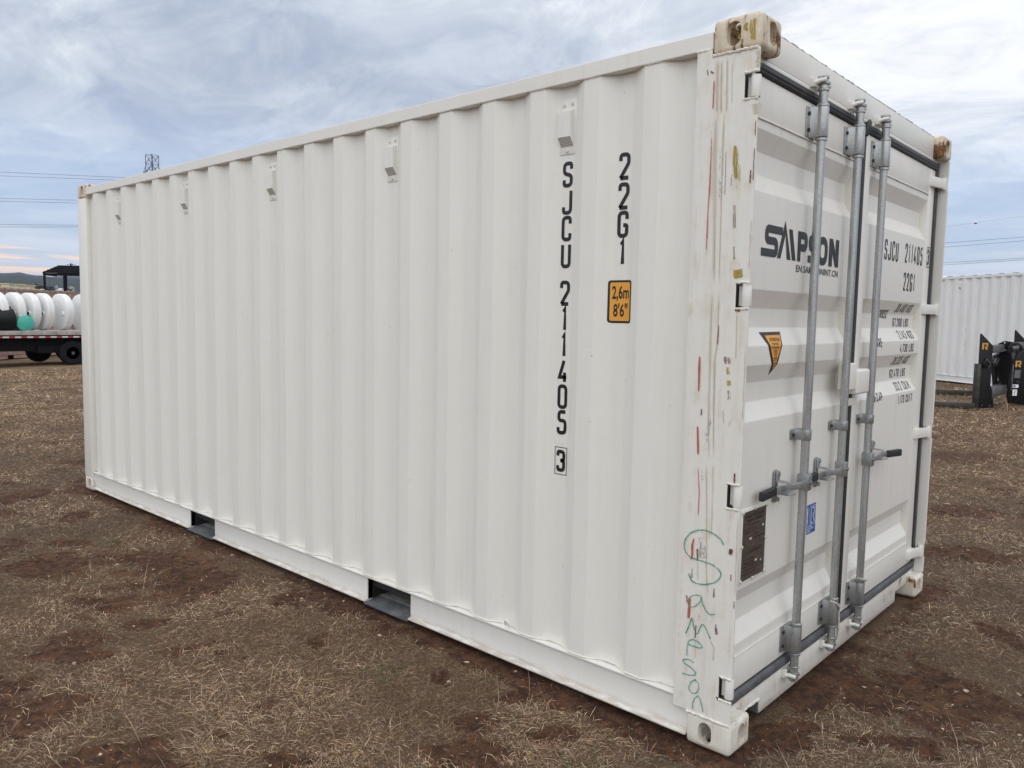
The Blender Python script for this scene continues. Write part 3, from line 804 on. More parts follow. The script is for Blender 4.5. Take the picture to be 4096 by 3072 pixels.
# black lettering down the side wall, on the recessed flats
def column(text, xc, zs, h=.104, w=.052, sw=.0155):
    for ch, z in zip(text, zs):
        gl, _ = glyphs(ch, xc-w*NARROW.get(ch, 1)/2, z, w, h, sw, 0)
        vs, fs = [], []
        for v, f in gl:
            o = len(vs); vs += v; fs += [tuple(i+o for i in q) for q in f]
        decal('lettering', vs, fs, None, 'ink', cont, 'y', YI-.0012)
XA, XB = -.8365+.003, -.558+.002
column('SJCU', XA, [2.094, 1.984, 1.876, 1.766])
column('211405', XA, [1.612, 1.505, 1.396, 1.288, 1.181, 1.073])
column('3', XA, [.914], h=.094, w=.047)
v, f, _ = ribbon([(XA-.031, .903), (XA+.031, .903), (XA+.031, 1.018), (XA-.031, 1.018)], .003, True)
decal('lettering_frame', v, f, None, 'ink', cont, 'y', YI-.0012)
column('22G1', XB, [2.097, 1.984, 1.876, 1.768])
def rrect(x0, x1, z0, z1, r): return fillet([(x0, z0), (x1, z0), (x1, z1), (x0, z1)], r, True, 5)
lb = rrect(XB-.055, XB+.055, 1.546, 1.713, .013)
# follows the wall: the label is wider than the flat, so its edges ride up on the folds
def wall_y(x):
    for (a, ya), (b, yb) in zip(PROF[:-1], PROF[1:]):
        if b <= x <= a: return ya+(yb-ya)*(a-x)/(a-b)
    return YI
def wall_label(name, poly, mat, off):
    bm = bmesh.new()
    bm.faces.new([bm.verts.new((p[0], 0, p[1])) for p in poly])
    for dx in (-.045, -.035, .035, .045):
        bmesh.ops.bisect_plane(bm, geom=bm.verts[:]+bm.edges[:]+bm.faces[:], plane_co=(-.558+dx, 0, 0), plane_no=(1, 0, 0))
    for v in bm.verts: v.co.y = wall_y(v.co.x)-off
    bmesh.ops.triangulate(bm, faces=bm.faces)
    me = bpy.data.meshes.new(name); bm.to_mesh(me); bm.free()
    return link(name, me, M[mat], cont)
lab = wall_label('height_label', lb, 'ink', .0012)
lab['label'] = 'black edged orange height label'
wall_label('label_face', rrect(XB-.0465, XB+.0485, 1.5545, 1.7045, .007), 'orange', .002).parent = lab
for body, zz, sc in (("2,6m", 1.642, .070), ("8'6\"", 1.572, .070)):
    vs, fs = flat_text(body, sc, .58, .0012)
    x0 = min(a.x for a in vs); x1 = max(a.x for a in vs)
    k = .080/(x1-x0) if body[0] == '2' else .066/(x1-x0)
    vv = [(XB+.001+(a.x-(x0+x1)/2)*k, zz+a.y) for a in vs]
    me = bpy.data.meshes.new('label_print'); me.from_pydata([(a, wall_y(a)-.0029, b) for a, b in vv], [], fs)
    link('label_print', me, M['ink'], lab)

# ------------------------------------------------------------------ door end
XF = -.055                                  # face of the door leaves
DEP = .036
CHAN = [(2.240, 2.026), (1.678, 1.474), (1.4026, 1.1975), (.5726, .367)]    # four pressed channels
def door_x(z, y=None):
    """depth of the pressed door sheet at height z"""
    for (a, b) in CHAN:
        if b < z < a:
            s = .066
            if z > a-s: return XF-.003-DEP*(a-z)/s
            if z < b+s: return XF-.003-DEP*(z-b)/s
            return XF-.003-DEP
    return XF-.003
ZCREASE = sorted([v for a, b in CHAN for v in (a, a-.066, b+.066, b)])
DZ0, DZ1 = .192, 2.416
def door_leaf(name, y0, y1, yp0, yp1):
    mb = MB()
    mb.box(XF-.05, XF, y0, yp0, DZ0, DZ1); mb.box(XF-.05, XF, yp1, y1, DZ0, DZ1)
    mb.box(XF-.05, XF, yp0, yp1, DZ0, .3235); mb.box(XF-.05, XF, yp0, yp1, 2.274, DZ1)
    leaf = mb.build(name, M['door'], cont, bevel=.004, merge=False)
    prof = [(2.2735, XF-.003)]
    for z in reversed(ZCREASE): prof.append((z, door_x(z-1e-6) if z not in () else 0))
    prof = [(2.2735, XF-.003)]
    for (a, b) in CHAN: prof += [(a, XF-.003), (a-.066, XF-.003-DEP), (b+.066, XF-.003-DEP), (b, XF-.003)]
    prof += [(.324, XF-.003)]
    pr = [p for p in fillet(prof, .014, False, 4)]
    pm = MB(); n = len(pr)
    pm.add([(p.y, yp0, p.x) for p in pr]+[(p.y, yp1, p.x) for p in pr], [(i, i+1, n+i+1, n+i) for i in range(n-1)])
    pm.build('door_sheet', M['door'], leaf, smooth=True, angle=60)
    # weld beads round the sheet
    for zb in (2.274, .3235):
        MB().tube([(XF+.0005, yp0+(yp1-yp0)*i/30, zb+random.uniform(-.001, .001)) for i in range(31)], .0032, 5).build('weld_bead', M['door'], leaf, smooth=True)
    return leaf
DL = door_leaf('door', .062, 1.168, .120, 1.100)
DR = door_leaf('door', 1.222, 2.352, 1.292, 2.246)
DL['label'] = 'left door leaf with two locking bars, logo and data plate'
DR['label'] = 'right door leaf with one locking bar and black weight table'

# header and sill
HD = MB().box(-.16, -.052, .163, CW-.163, 2.4735, 2.583).box(-.16, -.052, .076, CW-.076, 2.456, 2.4733).mesh('door_header', bevel=.003, merge=False)
HEAD = link('door_header', HD, M['white'], cont)
rj = random.Random(9)
MB().tube([(-.058+rj.uniform(-.003, .002), .165+(CW-.33)*i/90, 2.5845+rj.uniform(-.002, .003)) for i in range(91)], .005, 6).build('roof_edge', M['roofdirt'], HEAD, smooth=True)
SILL = MB().prism([(.164, .142), (.164, .085), (.347, .085), (.347, .024), (2.071, .024), (2.071, .080), (CW-.164, .080), (CW-.164, .142)], 'x', -.13, -.050).build('door_sill', M['sill'], cont, bevel=.003)
MB().box(-.13, -.05, .076, .1635, .1185, .142).box(-.13, -.05, CW-.1635, CW-.076, .1185, .142).build('sill_end', M['sill'], SILL, merge=False)
MB().box(-.13, -.053, .342, .348, .0245, .084).build('notch_plate', M['bitumen'], SILL)
weld((-.049, .12, .0865), (-.049, .345, .0865), 20, .0045, 'caulk', SILL)
MB().box(-.128, -.10, .17, CW-.17, .03, .14).build('sill_back', M['dark'], SILL)

# gaskets
def gasket(x0, x1, y0, y1, z0, z1, mat, par, b=.006): return MB().box(x0, x1, y0, y1, z0, z1).build('gasket', M[mat], par, bevel=b, seg=3)
gasket(-.10, -.044, .075, CW-.060, 2.418, 2.4555, 'rubber', HEAD)
gasket(-.09, -.041, .075, CW-.062, 2.428, 2.446, 'rubber', HEAD, .007)
gasket(-.10, -.040, .070, CW-.062, .146, .189, 'rubberdust', SILL, .014)
gasket(-.09, -.052, .075, CW-.065, .184, .1915, 'rubber', SILL, .002)
gasket(-.10, -.047, 1.1695, 1.1995, .150, 2.440, 'rubber', DR, .005)
gasket(-.10, -.060, 1.1985, 1.2215, .150, 2.430, 'rubber', DR, .004)
gasket(-.10, -.050, 2.353, 2.405, .150, 2.440, 'rubber', DR, .005)
gasket(-.10, -.056, .030, .0615, .150, 2.440, 'rubber', DL, .005)
# lip of the centre gasket folded over at the head
MB().tube([(-.043, 1.165, 2.395), (-.039, 1.172, 2.428), (-.038, 1.185, 2.452), (-.040, 1.205, 2.470)], [.012, .016, .014, .004], 8).build('gasket_lip', M['rubber'], DR, smooth=True)

# right post: inside of the outer plate, seen past the door edge
MB().box(-.052, -.006, CW-.0165, CW-.0115, .12, 2.473).build('post_lining', M['white'], POST2)

# hinges
for (a, b) in HZ:
    MB().cyl((-.020, .018, a+.006), (-.020, .018, b-.006), .0165, 18).box(-.050, -.020, .020, .034, a+.008, b-.008).build('hinge', M['white'], DL, bevel=.0015, merge=False)
    weld((-.052, -.0005, a-.002), (-.004, -.0005, a-.002), 8, .0042, 'caulk', POST)
    weld((-.052, -.0005, b+.002), (-.004, -.0005, b+.002), 8, .0042, 'caulk', POST)
    MB().box(-.058, -.0515, .002, .012, a, b).build('hinge_slot', M['dark'], POST)
for (a, b) in HZ:
    poly = [(-.056, 2.250), (-.040, 2.258), (-.034, 2.300), (-.028, 2.345), (-.016, 2.392), (-.016, 2.410), (-.026, 2.410), (-.040, 2.352), (-.056, 2.352)]
    MB().prism(poly, 'z', a+.012, b-.018).cyl((-.024, CW-.028, a+.006), (-.024, CW-.028, b-.012), .0135, 16).build('hinge', M['white'], DR, bevel=.002, merge=False)
    weld((-.050, CW-.013, b+.004), (-.006, CW-.013, b+.004), 8, .004, 'caulk', POST2)
    weld((-.050, CW-.013, a-.004), (-.006, CW-.013, a-.004), 8, .004, 'caulk', POST2)

# locking bars ----------------------------------------------------------
XBAR = -.012
def finger(p, q, r, r2): return MB().tube([Vector(p), Vector(p).lerp(Vector(q), .5)+Vector((0, 0, .003)), Vector(q)], [r, (r+r2)/2, r2], 10)
def lock_bar(y, leaf, side):
    """side -1: handle swung to the left, +1: to the right"""
    bar = MB().cyl((XBAR, y, .09), (XBAR, y, 2.475), .0168, 24).build('locking_bar', M['galv'], leaf, smooth=True)
    for (z0, z1, mat) in ((2.280, 2.394, 'galv'), (.214, .324, 'galvdull')):
        # long guide: half sleeve on a flange bolted through the leaf
        g = MB()
        ang = [math.pi*(.5+i/10*1.0) for i in range(11)]
        outer = [(XBAR-.022*math.cos(t)*1.0, y-.0235*math.sin(t)) for t in [math.pi*.52*(i/6)-math.pi*.26*1.0 for i in range(7)]]
        arc = []
        for i in range(15):
            t = math.pi*(-.62+1.24*i/14); arc.append((XBAR+.0235*math.cos(t), y+.0235*math.sin(t)))
        fl = .018
        poly = [(XF+.0008, y-.058), (XF+fl*.35, y-.058), (XF+fl*.35, y-.030)]+[(a, b) for a, b in arc]+[(XF+fl*.35, y+.030), (XF+fl*.35, y+.034), (XF+.0008, y+.034)]
        g.prism(poly, 'z', z0, z1)
        gd = g.build('bar_guide', M[mat], leaf, bevel=.0012)
        for zz in (z0+.026, z1-.026):
            MB().cyl((XF+.006, y-.044, zz), (XF+.013, y-.044, zz), .0075, 6).build('bolt', M['bolt'], leaf)
            MB().cyl((XBAR-.004, y+.024, zz-.004), (XBAR+.004, y+.0245, zz-.004), .0055, 8).cyl((XBAR-.001, y+.02, zz), (XBAR-.001, y+.0265, zz), .0055, 8).build('bolt', M['bolt'], leaf, merge=False)
        for za, zb in ((z0-.014, z0-.001), (z1+.001, z1+.014)):
            MB().lathe([(.0168, za), (.0228, za+.001), (.0228, zb-.004), (.0195, zb), (.0168, zb+.001)], 20, 'z', (XBAR, y, 0)).build('collar', M[mat], leaf, smooth=True)
    # middle bracket
    z0, z1 = 1.093, 1.135
    arc = [(XBAR+.021*math.cos(t), y+.021*math.sin(t)) for t in [math.pi*(-.6+1.2*i/12) for i in range(13)]]
    MB().prism([(XF+.0008, y-.052), (XF+.006, y-.052), (XF+.006, y-.026)]+arc+[(XF+.006, y+.026), (XF+.0008, y+.03)], 'z', z0, z1).build('bar_bracket', M['galvdull'], leaf, bevel=.0015)
    MB().cyl((XF+.006, y-.040, z0+.02), (XF+.012, y-.040, z0+.02), .007, 6).build('bolt', M['bolt'], leaf)
    MB().cyl((XBAR+.004, y+.017, z0+.02), (XBAR+.008, y+.024, z0+.02), .005, 8).build('bolt', M['bolt'], leaf)
    # cams at both ends and the keepers they hook into
    for (zc, s, par, mt) in ((2.486, 1, HEAD, 'galv'), (.122, -1, SILL, 'galvdull')):
        cam_ = MB()
        cam_.lathe([(.0168, zc-s*.034), (.0205, zc-s*.032), (.0205, zc-s*.026), (.015, zc-s*.022), (.0135, zc-s*.012), (.015, zc-s*.004)], 16, 'z', (XBAR, y, 0))
        yy = y-side*.004
        cam_.prism(fillet([(XBAR-.022, yy-.020), (XBAR+.016, yy-.024), (XBAR+.022, yy+.012), (XBAR-.004, yy+.026), (XBAR-.022, yy+.018)], .008, True, 3), 'z', zc-.008, zc+.004)
        cam_.prism(fillet([(XBAR-.026, yy-.016), (XBAR+.012, yy-.020), (XBAR+.018, yy+.006), (XBAR-.010, yy+.020)], .008, True, 3), 'z', zc+s*.014, zc+s*.026)
        cam_.prism([(XBAR-.010, yy-.012), (XBAR+.010, yy-.012), (XBAR+.012, yy+.008), (XBAR-.010, yy+.010)], 'z', zc-.01, zc+s*.024)
        cam_.build('cam', M[mt], leaf, bevel=.003, merge=False)
        k = MB().box(-.054, -.030, y-.040, y-.020, zc-.018, zc+.018).box(-.054, -.030, y+.022, y+.040, zc-.018, zc+.018)
        kp = k.build('keeper', M['white'] if s > 0 else M['sill'], par, bevel=.004, merge=False)
        finger((-.036, y-.034, zc-.004), (XBAR+.018, y-.022, zc+.006*s), .009, .0075).build('keeper_finger', kp.data.materials[0], kp.parent, smooth=True)
        finger((-.036, y+.032, zc+.002), (XBAR+.012, y+.034, zc-.012), .010, .007).build('keeper_finger', kp.data.materials[0], kp.parent, smooth=True)
    # handle
    zh = .920
    hub = MB().prism(fillet([(XBAR-.02, y-.024), (XBAR+.030, y-.024), (XBAR+.030, y+.016), (XBAR-.02, y+.016)], .010, True, 3), 'z', zh-.028, zh+.034)
    hub.build('handle_hub', M['galvdull'], leaf, bevel=.003)
    MB().cyl((XBAR+.028, y-.004, zh+.004), (XBAR+.036, y-.004, zh+.004), .0075, 12).build('pivot_pin', M['galvdull'], leaf)
    yl = y+side*.180                                                    # catch plate on the leaf
    h = MB()
    ho = 0.0 if side > 0 else -.034
    P = [(y+side*.016, XBAR+.012), (y+side*.060, XBAR+.016), (y+side*.130, XBAR+.014+ho*.35), (y+side*.215, XBAR+.008+ho*.6), (y+side*.260, XBAR+.020+ho)]
    for (ya, xa), (yb, xb) in zip(P[:-1], P[1:]):
        h.add([(xa-.0045, ya, zh-.013), (xa+.0045, ya, zh-.013), (xa+.0045, ya, zh+.013), (xa-.0045, ya, zh+.013),
               (xb-.0045, yb, zh-.013), (xb+.0045, yb, zh-.013), (xb+.0045, yb, zh+.013), (xb-.0045, yb, zh+.013)],
              [(0, 1, 5, 4), (1, 2, 6, 5), (2, 3, 7, 6), (3, 0, 4, 7)]+([(0, 3, 2, 1)] if ya == P[0][0] else [])+([(4, 5, 6, 7)] if yb == P[-1][0] else []))
    hd = h.build('handle', M['galv'], leaf, bevel=.002)
    g0, g1 = y+side*.240, y+side*.372
    MB().add([(-.002+ho, g0, zh-.017), (.018+ho, g0, zh-.017), (.018+ho, g0, zh+.017), (-.002+ho, g0, zh+.017),
              (.018+ho*1.45, g1, zh-.021), (.040+ho*1.5, g1, zh-.021), (.040+ho*1.5, g1, zh+.014), (.018+ho*1.45, g1, zh+.014)],
             [(0, 1, 5, 4), (1, 2, 6, 5), (2, 3, 7, 6), (3, 0, 4, 7), (0, 3, 2, 1), (4, 5, 6, 7)]).build('grip', M['grip'], leaf, bevel=.005, seg=3)
    cp = MB()
    cp.prism(fillet([(yl-.017, zh-.060), (yl+.017, zh-.060), (yl+.017, zh+.070), (yl-.017, zh+.070)], .016, True, 4), 'x', XF+.0008, XF+.007)
    cp.box(XF+.007, XBAR+.014, yl-.012, yl+.016, zh-.024, zh-.017)
    cp.box(XBAR+.006, XBAR+.013, yl-.010, yl+.020, zh-.024, zh-.004)
    cpo = cp.build('handle_catch', M['galvdull'], leaf, bevel=.002, merge=False)
    lt = MB().box(XF+.008, XF+.016, yl-.012, yl+.012, zh+.024, zh+.066).prism([(XF+.012, zh+.030), (XBAR+.018, zh+.030), (XBAR+.022, zh+.004), (XBAR+.016, zh+.004), (XBAR+.012, zh+.024), (XF+.012, zh+.024)], 'y', yl-.010, yl+.012)
    lt.prism(fillet([(XBAR+.004, yl-.012), (XBAR+.034, yl-.006), (XBAR+.034, yl+.028), (XBAR+.008, yl+.030)], .006, True, 3), 'z', zh-.020, zh-.014)
    lt.build('handle_latch', M['galv'], leaf, bevel=.0015, merge=False)
    for zz in (zh+.054, zh-.046):
        MB().cyl((XF+.007, yl, zz), (XF+.020, yl, zz), .0085, 10).build('bolt', M['galvdull'], leaf)
lock_bar(.583, DL, -1)
lock_bar(.995, DL, -1)
lock_bar(1.339, DR, 1)

# lock box over the joint of the leaves
lbx = MB().box(XF, .004, 1.112, 1.268, 1.243, 1.356).build('lock_box', M['door'], DR, bevel=.012, seg=4)
MB().box(XF, -.002, 1.020, 1.098, 1.268, 1.386).box(XF, -.006, 1.098, 1.112, 1.268, 1.380).build('lock_box', M['door'], DL, bevel=.005, seg=3, merge=False)
MB().box(XF, -.036, 1.128, 1.205, 1.188, 1.222).build('lock_tab', M['door'], DL, bevel=.002)

# prints on the doors -----------------------------------------------------
def door_print(name, verts, faces, mat, leaf, off=.0014, sheet=True):
    bm = bmesh.new()
    vv = [bm.verts.new((0, p[0], p[1])) for p in verts]
    for q in faces:
        try: bm.faces.new([vv[i] for i in q])
        except ValueError: pass
    zs = [p[1] for p in verts]
    if sheet:
        for zc in ZCREASE:
            if min(zs) < zc < max(zs):
                bmesh.ops.bisect_plane(bm, geom=bm.verts[:]+bm.edges[:]+bm.faces[:], plane_co=(0, 0, zc), plane_no=(0, 0, 1))
    for v in bm.verts: v.co.x = (door_x(v.co.z) if sheet and v.co.y < 2.246 else XF)+off
    me = bpy.data.meshes.new(name); bm.to_mesh(me); bm.free()
    return link(name, me, M[mat], leaf)
def stencil(text, y0, y1, z, h, sw, leaf, lean=0.0, mat='inkgrey'):
    """condensed lettering fitted between y0 and y1"""
    n = sum(NARROW.get(c, 1.0) for c in text if c != ' '); sp = text.count(' '); g = len(text)-sp-1
    w = (y1-y0)/(n+(1.5-.44)*sp+.44*g)
    x = 0.0
    for word in text.split(' '):
        gl, x2 = glyphs(word, x, 0, w, h, min(sw, w*.33), w*.44)
        x = x2+w*1.5
        vs, fs = [], []
        for v, f in gl:
            o = len(vs); vs += [(y0+p.x+lean*p.y, z+p.y) for p in v]; fs += [tuple(i+o for i in q) for q in f]
        door_print('lettering', vs, fs, mat, leaf)
stencil('SJCU', 1.566, 1.785, 1.877, .100, .0125, DR)
stencil('211405', 1.898, 2.212, 1.882, .100, .0125, DR)
stencil('3', 2.288, 2.330, 1.893, .086, .012, DR)
v, f, _ = ribbon([(2.277, 1.882), (2.341, 1.882), (2.341, 1.990), (2.277, 1.990)], .004, True)
door_print('lettering_frame', v, f, 'inkgrey', DR, .0044)
stencil('22G1', 1.898, 2.100, 1.736, .096, .0125, DR)
for text, y0, y1, z in (('30,480 KGS', 1.868, 2.140, 1.624), ('67,200 LBS', 1.880, 2.150, 1.549), ('2,145 KGS', 1.920, 2.180, 1.484), ('4,730 LBS', 1.914, 2.150, 1.414),
                        ('28,335 KGS', 1.860, 2.130, 1.347), ('62,470 LBS', 1.880, 2.150, 1.278), ('33.2 CU.M.', 1.918, 2.180, 1.209), ('1,173 CU.FT.', 1.927, 2.195, 1.138),
                        ('GROSS', 1.640, 1.770, 1.590), ('TARE', 1.500, 1.618, 1.446), ('LOAD', 1.500, 1.640, 1.308), ('CU.CAP.', 1.512, 1.680, 1.174)):
    stencil(text, y0, y1, z, .044, .0058, DR)
# company name
def polys(*ps):
    vs, fs = [], []
    for p in ps:
        o = len(vs); vs += list(p); fs.append(tuple(range(o, o+len(p))))
    return vs, fs
def add_r(acc, path, w, closed=False, r=None):
    q = fillet(path, r, closed, 6) if r else [Vector(p) for p in path]
    v, f, _ = ribbon(q, w, closed); o = len(acc[0]); acc[0].extend(v); acc[1].extend([tuple(i+o for i in t) for t in f])
acc = ([], [])
add_r(acc, [(.372, 1.9025), (.236, 1.9025), (.236, 1.860), (.322, 1.860), (.322, 1.8155), (.192, 1.8155)], .029, False, .018)
door_print('logo_lettering', acc[0], acc[1], 'inkgrey', DL)
v, f = polys([(.393, 1.945), (.331, 1.801), (.362, 1.801), (.397, 1.889), (.397, 1.889)][:4]+[(.398, 1.910)], [(.393, 1.945), (.398, 1.900), (.420, 1.801), (.456, 1.801)])
door_print('logo_lettering', v, f, 'inkgrey', DL)
v, f = polys([(.429, 1.917), (.469, 1.801), (.503, 1.801), (.462, 1.917)])
door_print('logo_lettering', v, f, 'inkgrey', DL)
door_print('logo_lettering', *polys([(.517, 1.801), (.548, 1.801), (.548, 1.918), (.517, 1.918)]), 'inkgrey', DL)
acc = ([], [])
add_r(acc, [(.5485, 1.9035), (.598, 1.9035), (.598, 1.856), (.5485, 1.856)], .029, False, .02)
door_print('logo_lettering', acc[0], acc[1], 'inkgrey', DL, .0018)
acc = ([], [])
add_r(acc, [(.716, 1.900), (.640, 1.900), (.640, 1.862), (.704, 1.860), (.704, 1.817), (.622, 1.817)], .028, False, .016)
door_print('logo_lettering', acc[0], acc[1], 'inkgrey', DL)
acc = ([], [])
add_r(acc, [(.738, 1.815), (.814, 1.815), (.814, 1.902), (.738, 1.902)], .031, True, .036)
door_print('logo_lettering', acc[0], acc[1], 'inkgrey', DL)
v, f = polys([(.845, 1.801), (.845, 1.917), (.883, 1.917), (.918, 1.860), (.918, 1.917), (.956, 1.917), (.956, 1.801), (.920, 1.801), (.883, 1.860), (.883, 1.801)])
door_print('logo_lettering', v, f, 'inkgrey', DL, .0018)
def small(body, y0, y1, z, size, leaf, mat, off=.0016, bold=.0004, par=None, sheet=True):
    vs, fs = flat_text(body, size, 1, bold)
    a, b = min(p.x for p in vs), max(p.x for p in vs); k = (y1-y0)/(b-a)
    return door_print('small_print', [(y0+(p.x-a)*k, z+p.y) for p in vs], fs, mat, par or leaf, off, sheet)
small('EN.SAMPSONINT.CN', .512, .957, 1.760, .0385, DL, 'inkgrey', bold=.0002)
# attention sticker
outl = [(.262, 1.523), (.452, 1.525), (.418, 1.473), (.383, 1.404), (.357, 1.358), (.331, 1.403), (.292, 1.475)]
inn = [(.298, 1.511), (.436, 1.513), (.404, 1.472), (.372, 1.408), (.357, 1.382), (.344, 1.405), (.309, 1.474)]
st = door_print('attention_sticker', *polys(outl), 'ink', DL, .0012)
st['label'] = 'black edged orange tapering warning sticker'
door_print('sticker_face', *polys(inn), 'orange', st, .0022)
for body, a, b, z, s in (('ATTENTION', .322, .410, 1.489, .019), ('THIS CONTAINER', .326, .386, 1.476, .011), ('MUST BE REPAIRED', .324, .390, 1.462, .011), ('ONLY', .345, .371, 1.447, .012), ('WITH', .348, .368, 1.433, .011), ('CORTEN', .342, .374, 1.418, .012), ('STEEL', .346, .370, 1.403, .011)):
    small(body, a, b, z, s, DL, 'ink', .0032, .0002, st)
for a, b, z0, z1 in ((.340, .376, 1.4445, 1.4575), (.338, .378, 1.4155, 1.4285)):
    v, f, _ = ribbon([(a, z0), (b, z0), (b, z1), (a, z1)], .0012, True); door_print('sticker_frame', v, f, 'ink', st, .0032)
# data plate, riveted on a raised back plate
bp = MB().prism([(.128, .590), (.350, .590), (.344, .874), (.128, .874)], 'x', XF-.004, XF+.0005).build('plate_backing', M['door'], DL, bevel=.0015)
dp = MB().box(XF+.0005, XF+.0022, .142, .334, .602, .862).build('data_plate', M['plate'], DL)
for y, z in ((.138, .862), (.236, .866), (.338, .862), (.138, .735), (.338, .735), (.138, .604), (.236, .598), (.338, .604)):
    MB().lathe([(.0075, XF+.002), (.007, XF+.0045), (.004, XF+.0065), (0, XF+.007)], 10, 'x', (0, y, z)).build('rivet', M['chrome'], DL, smooth=True)
PX = .0026
for body, a, b, z, s in (('APPROVED FOR TRANSPORT', .160, .320, .838, .013), ('UNDER CUSTOMS SEAL', .170, .306, .822, .013), ('CN/TIR-2019', .190, .285, .805, .010),
                         ('CSC SAFETY APPROVAL', .176, .300, .700, .012), ('DATE MANUFACTURED', .152, .235, .678, .008), ('IDENTIFICATION No.', .152, .240, .664, .008), ('MAXIMUM OPERATING GROSS MASS', .152, .270, .650, .008),
                         ('ALLOWABLE STACKING LOAD', .152, .262, .636, .008), ('TRANSVERSE RACKING TEST', .152, .262, .622, .008), ('OWNER', .152, .190, .778, .008), ('TYPE', .245, .270, .765, .008), ('TIMBER COMPONENT TREATMENT', .245, .325, .752, .007)):
    small(body, a, b, z, s, DL, 'plateink', .0032, .0001, dp, False)
for z in (.795, .712, .785):
    v, f, _ = ribbon([(.146, z), (.330, z)], .0012); door_print('plate_rule', v, f, 'plateink', dp, .0030, False)
for a, b, z in ((.300, .318, .787), (.196, .216, .752), (.250, .268, .660), (.296, .304, .652)):
    door_print('plate_stamp', *polys([(a, z), (b, z), (b, z+.008), (a, z+.008)]), 'chrome', dp, .0034, False)
# blue certification sticker
lr = door_print('certification_sticker', *polys([(0.755, .659), (0.854, .659), (0.850, .787), (0.753, .787)]), 'blue', DL, .0012)
lr['label'] = 'blue sticker with white LR monogram'
v, f, _ = ribbon([(0.782, .698), (0.844, .698), (0.844, .778), (0.782, .778)], .0022, True); door_print('sticker_frame', v, f, 'labelwhite', lr, .0022)
acc = ([], [])
add_r(acc, [(0.798, .772), (0.798, .706), (0.814, .706)], .0052)
add_r(acc, [(0.809, .770), (0.830, .770), (0.830, .742), (0.818, .742)], .0052, False, .010)
add_r(acc, [(0.818, .742), (0.836, .704)], .0052)
door_print('monogram', acc[0], acc[1], 'labelwhite', lr, .0024)
vs, fs = flat_text('CERTIFIED', .015, 1, .0008)
a, b = min(p.x for p in vs), max(p.x for p in vs); k = .080/(b-a)
door_print('small_print', [(.763-p.y, .698+(p.x-a)*k) for p in vs], fs, 'labelwhite', lr, .0024)
for body, bb, z in (('CONTAINER', 0.812, .687), ('CERTIFICATION', 0.828, .677), ('SCHEME', 0.797, .667)):
    small(body, .750, bb, z, .0095, DL, 'labelwhite', .0024, .0002, lr)

# ropes tied to the lower guides
def rope(name, label, paths, r=.0045):
    t = thing(name, label, 'rope', paths[0][0])
    inv = Matrix.Translation(paths[0][0]).inverted()
    for pts in paths:
        P = [Vector(p) for p in pts]; dense = []
        for a, b in zip(P[:-1], P[1:]):
            n = max(2, int((b-a).length/.004))
            dense += [a.lerp(b, i/n) for i in range(n)]
        dense.append(P[-1])
        for _ in range(3): dense = [dense[0]]+[(dense[i-1]+dense[i]*2+dense[i+1])/4 for i in range(1, len(dense)-1)]+[dense[-1]]
        for ph in (0, 2.094, 4.189):
            q = []
            for i, p in enumerate(dense):
                tn = (dense[min(i+1, len(dense)-1)]-dense[max(i-1, 0)]).normalized(); a = tn.orthogonal().normalized(); b = tn.cross(a)
                th = i*.62+ph; q.append(p+(a*math.cos(th)+b*math.sin(th))*r*.55)
            o = MB().tube(q, r*.62, 6).build('strand', M['rope'], t, smooth=True)
            o.matrix_parent_inverse = inv
    return t
def loop(y, z, tilt, a0=-1.7, a1=1.9, rad=.027):
    return [(XBAR+rad*math.cos(t), y+rad*math.sin(t), z+tilt*math.sin(t)) for t in [a0+(a1-a0)*i/14 for i in range(15)]]
yb = .995
rope('rope', 'grimy white rope tied round the middle locking bar and hanging below its lower guide',
     [loop(yb, .300, -.026), [(XBAR+.012, yb+.027, .282), (XBAR+.016, yb+.030, .250), (XBAR+.014, yb+.028, .215), (XBAR+.018, yb+.027, .180), (XBAR+.016, yb+.026, .145), (XBAR+.010, yb+.022, .122)],
      [(XBAR+.016, yb+.030, .302), (XBAR+.020, yb+.033, .284), (XBAR+.018, yb+.024, .272), (XBAR+.020, yb+.026, .235), (XBAR+.022, yb+.025, .19), (XBAR+.02, yb+.025, .15)]], .0046)
yb = 1.339
rope('rope', 'short grimy white rope looped round the locking bar on the right door leaf',
     [loop(yb, .338, -.010), [(XBAR+.010, yb+.027, .330), (XBAR+.012, yb+.030, .300), (XBAR+.010, yb+.029, .255), (XBAR+.010, yb+.028, .205), (XBAR+.006, yb+.024, .170)]], .0044)

# ------------------------------------------------------------------ ground height
def vnoise(x, y, seed=0):
    """smooth value noise, vectorised, range 0..1"""
    xi = np.floor(x).astype(np.int64); yi = np.floor(y).astype(np.int64); fx = x-xi; fy = y-yi
    fx = fx*fx*(3-2*fx); fy = fy*fy*(3-2*fy)
    def h(a, b):
        n = (a*374761393+b*668265263+seed*362437) & 0xffffffff
        n = ((n ^ (n >> 13))*1274126177) & 0xffffffff
        n = (n ^ (n >> 16)) & 0xffffff
        return n/float(0xffffff)
    return (h(xi, yi)*(1-fx)+h(xi+1, yi)*fx)*(1-fy)+(h(xi, yi+1)*(1-fx)+h(xi+1, yi+1)*fx)*fy
def fbm(x, y, oct=4, seed=0, gain=.5):
    s = 0; a = 1; t = 0
    for i in range(oct):
        s = s+a*vnoise(x*2**i+17.3*i, y*2**i-9.1*i, seed+i); t += a; a *= gain
    return s/t
def sstep(x, a, b):
    t = np.clip((x-a)/(b-a), 0, 1); return t*t*(3-2*t)
lat = np.array([LAT.x, LAT.y]); awy = np.array([AWY.x, AWY.y])
